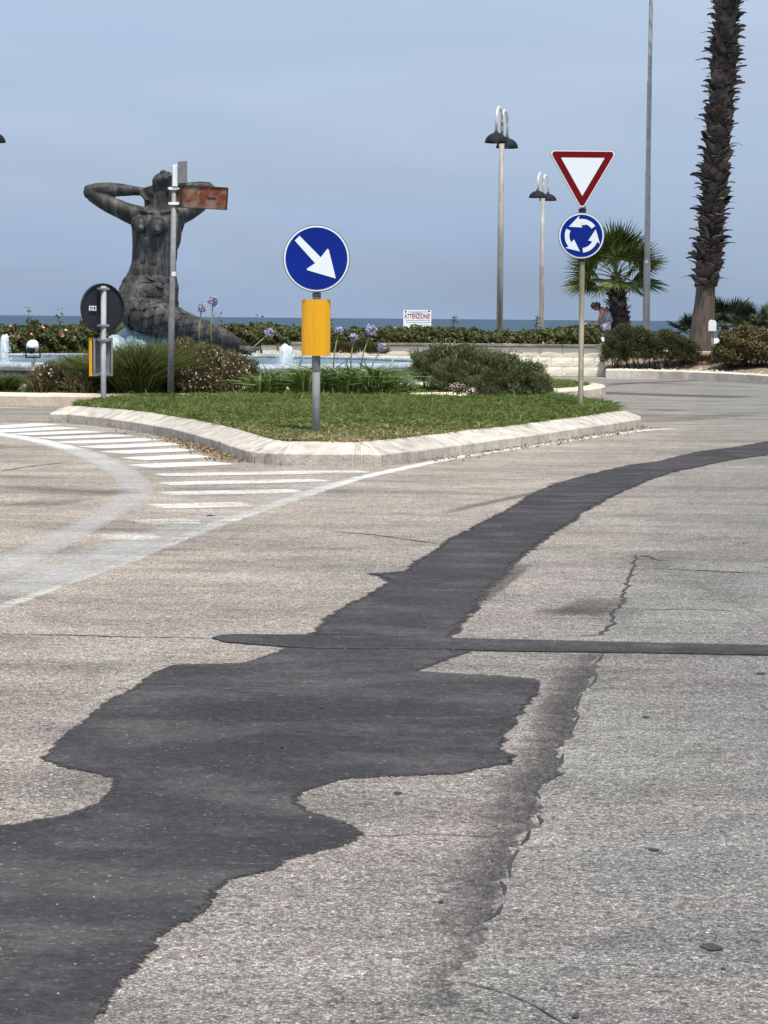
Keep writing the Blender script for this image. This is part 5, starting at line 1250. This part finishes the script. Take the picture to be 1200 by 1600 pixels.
# ================================================================ LAMPS AND MAST
def lamp(label):
    D = 52.6; s_ = FPX/D; ptop = W(784, 222, D); base = W(780.5, 520, D); base.z = .5
    T = thing('street_lamp', base, label, 'street lamp', 'double headed street lamps')
    mb = MB(); mb.tube([base-Z*.1, ptop.lerp(base, .5), ptop+Z*.05], [.082, .074, .062], 14); mb.build('post', MT['lamp_post'], T, True)
    mb = MB(); mb.box(base+Vector((0, 0, .02)), (.3, .3, .04)); mb.build('base_plate', MT['galv'], T)
    for (dx, dy, hz) in ((-.17, -.78, 0), (.17, .78, 0)):
        e = ptop+Vector((dx, dy, .17)); P = []
        for i in range(15):
            t = math.pi*i/14; f = .5-.5*math.cos(t); P.append(Vector((ptop.x+dx*f, ptop.y+dy*f, ptop.z+.17+.30+.30*math.sin(t))))
        P = [ptop+Z*.0]+P+[e]
        arm = MB().tube(P, [.038]*2+[.034]*(len(P)-2), 10).build('arm', MT['lamp_arm'], T, True)
        prof = [(.02, .02), (.045, .0), (.06, -.02), (.13, -.045), (.2, -.095), (.245, -.155), (.268, -.225), (.272, -.25), (.258, -.25), (.235, -.17), (.15, -.08), (.04, -.05)]
        sh = MB().lathe(e, prof, 32).build('lamp_shade', MT['lamp_shade'], T, True)
        MB().ell(e+Z*-.17, (.12, .12, .07), 12, 8).build('bulb_cover', MT['galv'], sh, True)
        mb = MB(); mb.tube([e+Z*.05, e-Z*.02], .04, 10); mb.build('collar', MT['galv_dark'], arm)
    return T
LP1 = lamp('nearest double headed street lamp standing behind the hedge')
c2 = copy_tree(LP1); D_2 = 74.0; p = W(845.5, 520, D_2); c2.location = (p.x, D_2, .5); c2['label'] = 'farther double headed street lamp close to the give way sign'; c2.rotation_euler.z = R(-3)
zt = W(848, 273, D_2).z; z1 = W(784, 172, 52.6).z; c2.scale = (1.1, 1.1, (zt-.5)/(z1-.5))
c3 = copy_tree(LP1); c3.location = LP1.location - Vector((804/(FPX/52.6), 0, -.0)); c3.location.z += .03; c3['label'] = 'double headed street lamp mostly outside the left photo edge'
# mast
MD = 57.0; ms = FPX/MD; base = W(1009.5, 530, MD); base.z = .5
T = thing('lamp_mast', base, 'tall grey stepped steel mast between the two palms', 'lamp mast')
pts = [(1009.5,530,5.6),(1011,408,5.4),(1011.2,406,4.6),(1012.5,268,4.4),(1012.7,266,3.9),(1014.8,128,3.8),(1015,126,3.3),(1017.3,0,3.2),(1019,-110,3.0)]
mb = MB(); P = [W(x, y, MD) for x, y, r in pts]; P[0].z = .45; mb.tube(P, [r/ms for x, y, r in pts], 14); mb.build('mast_tube', MT['galv_light'], T, True)
mb = MB(); mb.box(W(1010, 409, MD-.09), (.07, .03, .07)); mb.build('reflector_tag', MT['white_metal'], T)
mb = MB(); tp_ = P[-1]; mb.tube([tp_, tp_+Vector((.5, -.2, .25)), tp_+Vector((1.3, -.5, .3))], .04, 8); mb.build('arm', MT['galv'], T, True)
mb = MB(); mb.box(tp_+Vector((1.5, -.6, .3)), (.7, .3, .1)); mb.build('lamp_head', MT['galv_dark'], T, bevel=.02)

# ================================================================ NOTICE, BENCHES, PERSON
ND = 53.6; ns = FPX/ND; c = W(652, 503, ND); w_, h_ = 43.5/ns, 37/ns
T = thing('notice_board', (c.x, ND, .55), 'white rectangular warning notice with red heading rising behind the hedge', 'notice')
pl = MB().prism([(-w_/2, -h_/2), (w_/2, -h_/2), (w_/2, h_/2), (-w_/2, h_/2)], c+Yv*.015, X, Z, .015).build('panel', MT['sign_white'], T)
mb = MB()
for sx in (-1, 1): mb.tube([Vector((c.x+sx*w_*.42, ND+.05, .5)), Vector((c.x+sx*w_*.42, ND+.05, c.z+h_*.4))], .025, 8)
mb.build('posts', MT['galv'], T)
def text_mesh(s_, name, size, loc, mat, par, width=None):
    cu = bpy.data.curves.new(name, 'FONT'); cu.body = s_; cu.size = size; cu.align_x = 'CENTER'; cu.extrude = .001; cu.offset = .0022
    t = link(bpy.data.objects.new(name, cu)); dg = bpy.context.evaluated_depsgraph_get(); me = bpy.data.meshes.new_from_object(t.evaluated_get(dg)); bpy.data.objects.remove(t)
    xs = [v_.co.x for v_ in me.vertices]; k = (width/(max(xs)-min(xs))) if width else 1
    for v_ in me.vertices: v_.co = Vector((v_.co.x*k, v_.co.z, v_.co.y)) + Vector((0, 0, 0))
    me.name = name; me.materials.clear(); me.materials.append(mat); o = link(bpy.data.objects.new(name, me)); o.parent = par; o.location = Vector(loc)-org(par); return o
text_mesh('ATTENZIONE!', 'heading', .16, (c.x, ND-.004, W(652, 497.5, ND).z), MT['red_text'], pl, w_*.92)
mb = MB()
for (y, x0, x1) in ((487.2, 638, 667), (489.2, 645, 659), (500.3, 634, 671), (503.6, 635, 670), (507.5, 640, 668)):
    x = x0
    while x < x1:
        l = random.uniform(1.5, 4.5); p = W(x+l/2, y, ND-.004); mb.box(p, (l/ns, .002, .7/ns)); x += l+.8
mb.build('small_print', MT['grey_text'], pl)
mb = MB(); mb.ell(W(634, 486.8, ND-.003), (.02, .003, .028), 8, 6); mb.ell(W(670.5, 486, ND-.003), (.024, .003, .02), 8, 6); mb.build('emblem', MT['black'], pl)
def bench(x, D, label, wid=1.5):
    c = W(x, 519, D); T = thing('bench', (c.x, D, .55), label, 'bench', 'promenade benches')
    for k in range(4): mb = MB(); mb.box((c.x, D-.18+.12*k, c.z), (wid, .09, .035)); mb.build('seat_slat', MT['bench'], T)
    for s_ in (-1, 1): mb = MB(); mb.box((c.x+s_*wid*.42, D, (.55+c.z)/2-.01), (.06, .42, c.z-.57)); mb.build('leg', MT['bench'], T)
bench(1033, 60, 'dark slatted bench at the seaside right of the lamp mast', 1.1)
PD = 57.0; ps = FPX/PD
def Q(x, y, d=0): return W(x, y, PD+d)
bench(948, PD+.05, 'dark slatted bench under the person by the fan palm', 1.2)
T = thing('person', Q(946, 512), 'person in a grey vest sitting bent forward beside the fan palm, head bowed', 'person')
seatz = Q(948, 516).z
def skin_fig(name, joints, edges, mat, par, sub=1):
    me = bpy.data.meshes.new(name); me.from_pydata([j[0] for j in joints], edges, []); o = link(bpy.data.objects.new(name+'_t', me))
    o.modifiers.new('s', 'SKIN'); 
    for i, j in enumerate(joints):
        d = me.skin_vertices[0].data[i]; d.radius = j[1] if isinstance(j[1], tuple) else (j[1], j[1]); d.use_root = (i == 0)
    ss = o.modifiers.new('u', 'SUBSURF'); ss.levels = ss.render_levels = sub
    dg = bpy.context.evaluated_depsgraph_get(); m2 = bpy.data.meshes.new_from_object(o.evaluated_get(dg)); bpy.data.objects.remove(o)
    of = org(par)
    for v_ in m2.vertices: v_.co -= of
    m2.name = name; m2.materials.clear(); m2.materials.append(mat); m2.polygons.foreach_set('use_smooth', [True]*len(m2.polygons)); o = link(bpy.data.objects.new(name, m2)); o.parent = par; return o
hip = Q(950, 509.5); J = [(hip, .14), (Q(949, 500), .13), (Q(946, 491), .14), (Q(941.5, 484.5), .115), (Q(937, 482), .058), (Q(933.5, 480.5, -.02), .072), (Q(929.5, 480.5, -.04), .092), (Q(927, 484, -.04), .055),
     (Q(941, 486, -.17), .058), (Q(938.5, 495, -.21), .046), (Q(937, 504, -.2), .038), (Q(931, 506, -.15), .032), (Q(928, 506, -.1), .03),
     (Q(941, 486, .17), .058), (Q(938, 496, .21), .046), (Q(935, 505, .2), .038), (Q(929, 506, .12), .032),
     (Q(948, 511, -.1), .09), (Q(930, 512, -.16), .075), (Q(930, 522, -.14), .058), (Q(930, 536, -.12), .042), (Q(925, 538.5, -.12), .035),
     (Q(948, 511, .1), .09), (Q(930, 513, .16), .075), (Q(931, 523, .14), .058), (Q(932, 536, .12), .042), (Q(927, 538.5, .12), .035)]
E_ = [(0,1),(1,2),(2,3),(3,4),(4,5),(5,6),(6,7),(3,8),(8,9),(9,10),(10,11),(11,12),(3,13),(13,14),(14,15),(15,16),(0,17),(17,18),(18,19),(19,20),(20,21),(0,22),(22,23),(23,24),(24,25),(25,26)]
skin_fig('body', J, E_, MT['skin'], T, 2)
for hx in (-.1, .12):
    for k in range(5): MB().tube([Q(928.5, 506, hx+(k-2)*.016), Q(926.8, 506.8, hx+(k-2)*.018), Q(926.2, 508, hx+(k-2)*.017)], [.009, .008, .006], 6).build('finger', MT['skin'], T, True)
skin_fig('vest', [(Q(950.3, 507), .155), (Q(949.2, 500), .148), (Q(946.3, 491), .158), (Q(942.8, 486), .13), (Q(941.5, 484.2), .10)], [(0,1),(1,2),(2,3),(3,4)], MT['shirt'], T, 2)
skin_fig('shorts', [(Q(950, 509.5), .155), (Q(947, 511, -.1), .108), (Q(937, 512, -.14), .098), (Q(947, 511, .1), .108), (Q(937, 512, .14), .098)], [(0,1),(1,2),(0,3),(3,4)], MT['shorts'], T, 2)
mb = MB(); mb.ell(Q(931.5, 477.8, -.03), (.125, .105, .095), 16, 10, Matrix.Rotation(R(-28), 3, 'Y')); mb.ell(Q(926.5, 477.8, -.03), (.07, .08, .06), 12, 8)
for k in range(14): p = Q(931+random.uniform(-6, 5), 475.5+random.uniform(-1.6, 3), random.uniform(-.09, .06)); mb.ell(p, (.04, .035, .03), 6, 4)
mb.build('hair', MT['hair'], T, True)
mb = MB(); mb.ell(Q(924.8, 482.2, -.04), (.016, .016, .022), 8, 6); mb.build('nose', MT['skin'], T, True)
mb = MB(); mb.ell(Q(933, 481.5, -.12), (.022, .01, .03), 8, 6); mb.build('ear', MT['skin'], T, True)
bg_ = thing('bag', Q(928, 512, -.3), 'dark bag resting before the seated person', 'bag')
mb = MB(); mb.box(Q(929, 511, -.32), (.30, .18, .2)); mb.build('bag_body', MT['black'], bg_, bevel=.04)
mb = MB(); mb.tube([Q(921.5, 502.6, -.3), Q(926, 502.2, -.3), Q(931, 502.6, -.3)], .022, 6); mb.tube([Q(926, 503, -.3), Q(927, 508, -.3)], .014, 6); mb.build('handle', MT['black'], bg_)

# ================================================================ ISLAND PLANTS
def clump(name, label, cat, x, D, zb, wid, hgt, n, mat, bw, droop=.9, group=None, spread=.9, parts=0, leaf_dark=0):
    c = W(x, 560, D); c.z = zb; T = thing(name, c, label, cat, group)
    r_ = rng.random(n)**.5*wid*.22; th = rng.uniform(0, 6.283, n)
    base = np.stack([c.x+r_*np.cos(th), D+r_*np.sin(th), np.full(n, zb)], 1)
    lean = rng.random(n)*spread; d = np.stack([np.cos(th)*lean, np.sin(th)*lean, np.ones(n)], 1)+rng.normal(size=(n, 3))*.1
    v, t, a = blade_arrays(base, d, hgt*rng.uniform(.65, 1.25, n), bw, droop, np.clip(rng.random(n)*.8+.1*rng.normal(size=n), 0, 1))
    setp(fastmesh('leaves', v, t, mat, T, a), kind='stuff'); return T
for (x, D, w_, h_, n, lab) in ((215,31.9,1.1,.80,5200,'big arching tuft of dark grass between the two left posts'),(250,32.5,1.1,.86,4200,'tall grass tuft just left of the leaning post'),(180,32.3,.9,.70,3600,'grass tuft behind the reversed sign post'),(145,32.6,.9,.66,3200,'bright green grass tuft left of the reversed sign post'),(120,33,.8,.50,2400,'low grass tuft under the left sign disc'),(5,32.2,.7,.32,1500,'low grass tuft at the left photo edge')):
    clump('grass_tuft', lab, 'ornamental grass', x, D, .15, w_, h_, n, MT['tall_grass'], .012, .40, 'arching grass tufts on the central island', spread=.75)
def gaura(lab, lobes, n, nf):
    T = bush('gaura_plant', lab, 'flowering plant', lobes, n, .05, MT['gaura'], 'blade', stem=0, up=.9, elong=.17, shell=.8)
    p, u, rd = lobes_points(lobes, nf, .35); V = []; A = []; TT = []; k0 = 0
    for _ in range(2):
        v, t, a = leaf_arrays(p+rng.normal(size=p.shape)*.006, u+rng.normal(size=p.shape), rng.uniform(.014, .030, nf), 1.2); V.append(v); TT.append(t+k0); A.append(a); k0 += len(v)
    setp(fastmesh('flowers', np.concatenate(V), np.concatenate(TT), MT['gaura_fl'], T, np.concatenate(A)), kind='stuff')
    L = np.array(lobes); n2 = 900; ix = rng.integers(0, len(L), n2); b = np.stack([L[ix, 0]+rng.normal(size=n2)*L[ix, 3]*.4, L[ix, 1]+rng.normal(size=n2)*.2, L[ix, 2]-L[ix, 5]*.9], 1)
    v, t, a = blade_arrays(b, rng.normal(size=(n2, 3))*.35+[0, 0, 1], L[ix, 5]*rng.uniform(1.2, 2.15, n2), .008, .5); setp(fastmesh('stems', v, t, MT['gaura'], T, a), kind='stuff')
    return T
gaura('largest white flowering gaura mass right of the leaning post', [lb(290,33,532,628,76,.5), lb(325,32.6,538,628,76,.5), lb(358,32.4,548,630,72,.5), lb(385,32.4,562,630,46,.4), lb(262,33,540,628,56,.4), lb(310,32.2,565,630,90,.4)], 42000, 2400)
gaura('white flowering gaura between the grass tufts and the posts', [lb(215,33,556,620,80,.4), lb(240,33.4,545,610,60,.4), lb(185,33,560,615,50,.4)], 14000, 900)
gaura('reddish gaura plant with pink flowers near the spotlight', [lb(80,32.5,568,620,50,.4), lb(105,32.6,572,621,50,.4), lb(60,32.5,582,620,34,.3)], 8000, 520)
gaura('low white flowering plant below the left sign disc', [lb(130,32.2,580,622,56,.4), lb(155,32.3,588,622,40,.3)], 6000, 160)
RS = bush('rosemary_shrub', 'wide dark rosemary shrub at the right end of the central island', 'bush', [lb(690,34.8,546,618,100,.75), lb(735,34.5,545,626,104,.75), lb(775,34.1,553,632,100,.7), lb(812,33.7,568,640,86,.6), lb(842,33.4,588,644,44,.4), lb(666,35,556,612,40,.5), lb(715,34,566,628,90,.6), lb(770,33.6,580,640,90,.5)], 90000, .055, MT['rosem'], 'blade', elong=.20, stem=80, up=.9, shell=.5)
rsl = [lb(690,34.8,546,618,100,.75), lb(735,34.5,545,626,104,.75), lb(775,34.1,553,632,100,.7), lb(812,33.7,568,640,86,.6), lb(842,33.4,588,644,44,.4)]
p, u, rd = lobes_points(rsl, 1500, .05); tw = np.repeat(p, 9, 0); dv = unit(u+[0, 0, .9]+rng.normal(size=u.shape)*.35); ln = rng.uniform(.04, .15, 1500)
tw = tw+np.repeat(dv, 9, 0)*np.repeat(ln, 9)[:, None]*np.tile(np.linspace(-.2, 1, 9), 1500)[:, None]
v, t, a = blade_arrays(tw, np.repeat(dv, 9, 0)*.6+rng.normal(size=tw.shape)*.7, .038, .010, .1); setp(fastmesh('sprigs', v, t, MT['rosem'], RS, a), kind='stuff')
bush('white_weed', 'small pale flowering weed in front of the rosemary shrub', 'plant', [lb(715,31.4,598,616,30,.15), lb(735,31.2,604,618,20,.12)], 110, .018, MT['gaura_fl'], 'leaf', stem=16)
for (x, D, w_, h_, n, lab) in ((408,31.4,.55,.34,110,'small agapanthus leaf clump beside the gaura mass'),(425,31.6,.6,.40,130,'agapanthus leaf clump left of the yellow marker post'),(478,31.5,.6,.45,150,'agapanthus leaf clump just behind the keep right post'),(512,31.6,.7,.50,170,'agapanthus leaf clump right of the keep right post'),(545,31.5,.75,.46,180,'big agapanthus leaf clump below the purple flowers'),(588,31.5,.8,.50,190,'widest agapanthus leaf clump at the basin edge'),(622,31.4,.6,.32,120,'low dark agapanthus clump near the rosemary shrub')):
    clump('agapanthus', lab, 'agapanthus', x, D, .16, w_, h_*1.25, n, MT['agap'], .034, .62, 'agapanthus leaf clumps', spread=.85)
def flower(x, y, bx, by, D, r, label):
    e = W(x, y, D); b = W(bx, by, D); T = thing('agapanthus_flower', b, label, 'flower', 'purple agapanthus flowers')
    mb = MB(); mid = b.lerp(e, .5)+Vector((.02*(1 if x > bx else -1)*-1, 0, .01)); mb.tube([b, mid, e], [.011, .010, .008], 6); mb.build('stalk', MT['stalk'], T, True)
    n = 70; u = unit(rng.normal(size=(n, 3))+[0, 0, .35]); p = np.array(e)+u*r*.76*rng.uniform(.65, 1.1, n)[:, None]
    V = []; TT = []; A = []; k0 = 0
    for _ in range(3):
        v, t, a = leaf_arrays(p+rng.normal(size=p.shape)*.006, u+rng.normal(size=p.shape)*.8, rng.uniform(.018, .032, n), 1.7); V.append(v); TT.append(t+k0); A.append(a); k0 += len(v)
    setp(fastmesh('flower_head', np.concatenate(V), np.concatenate(TT), MT['agap_fl'], T, np.concatenate(A)), kind='stuff')
    v, t, a = blade_arrays(np.repeat(np.array(e)[None], 40, 0), unit(rng.normal(size=(40, 3))+[0, 0, .35]), r*.95, .004, .05); setp(fastmesh('pedicels', v, t, MT['gaura'], T, a), kind='stuff')
for (x, y, bx, by, D, r, lab) in ((315,481,311,550,33.2,.085,'lower of two tall purple agapanthus flowers by the tail'),(333,471,330,555,33.0,.095,'taller purple agapanthus flower by the mermaid tail'),(421,521,382,560,33.0,.085,'purple agapanthus flower leaning toward the water jet'),(529,517,520,590,33,.07,'purple flower just right of the yellow panel'),(553,528,548,590,32.6,.08,'purple flower lowest in the group behind the keep right post'),(580,516,560,590,32.6,.10,'largest purple flower over the basin rim'),(597,543,575,590,32.4,.075,'purple flower rightmost above the basin rim')):
    flower(x, y, bx, by, D, r, lab)
# leaning dry stalks
for (bx, by, x, y) in ((598,590,617,558),(560,604,640,586),(468,572,474,548)):
    b = W(bx, by, 31.6); e = W(x, y, 31.5); T_ = MB().tube([b, b.lerp(e, .5)+Z*(.0 if bx == 598 else -.03), e], [.010, .009, .007], 6).build('dry_stalk', simple('pale_stalk', (.55, .58, .38), (.42, .46, .28), 8) if 'ps' not in MT else MT['ps'], None, True, at=b)
    MT['ps'] = T_.data.materials[0]; setp(T_, {598: 'pale stalk leaning up over the rightmost agapanthus leaves', 560: 'long pale stalk drooping to the right across the agapanthus leaves', 468: 'thin pale stalk left of the yellow panel'}[bx], 'stalk')
# floodlight
D = 33.6; s_ = FPX/D; c = W(51.5, 541, D); b = W(52, 600, D); b.z = .15
T = thing('floodlight', b, 'small black and white round floodlight standing before the basin rim', 'floodlight')
mb = MB(); mb.tube([b, W(52, 566, D), W(54, 560, D)], [.035, .03, .02], 8); mb.build('stand', MT['far_kerb'], T, True)
mb = MB(); w2 = 11/s_; zb = W(52, 558.5, D).z; mb.box((c.x, D, zb), (w2*2.05, .03, .018)); mb.box((c.x-w2, D, (zb+c.z)/2), (.018, .03, c.z-zb)); mb.box((c.x+w2, D, (zb+c.z)/2), (.018, .03, c.z-zb)); mb.build('yoke', MT['black'], T)
mb = MB(); mb.ell(c, (10.5/s_, .13, 10/s_), 20, 12); mb.build('housing', MT['white_metal'], T, True)
mb = MB(); r_ = 10.9/s_; n = 20
mb.tube([c+Vector((math.cos(math.pi*i/n)*r_, -.03, math.sin(math.pi*i/n)*r_*.55-.0)) for i in range(n+1)], (.018), 6); mb.build('band', MT['black'], T, True)
mb = MB(); mb.ell(W(49, 546.5, D-.09), (7/s_, .06, 6.5/s_), 16, 10); mb.build('lens', MT['black'], T, True)
mb = MB(); mb.box(W(49, 542.2, D-.155), (8/s_, .01, .015)); mb.build('highlight_strip', MT['white_metal'], T)
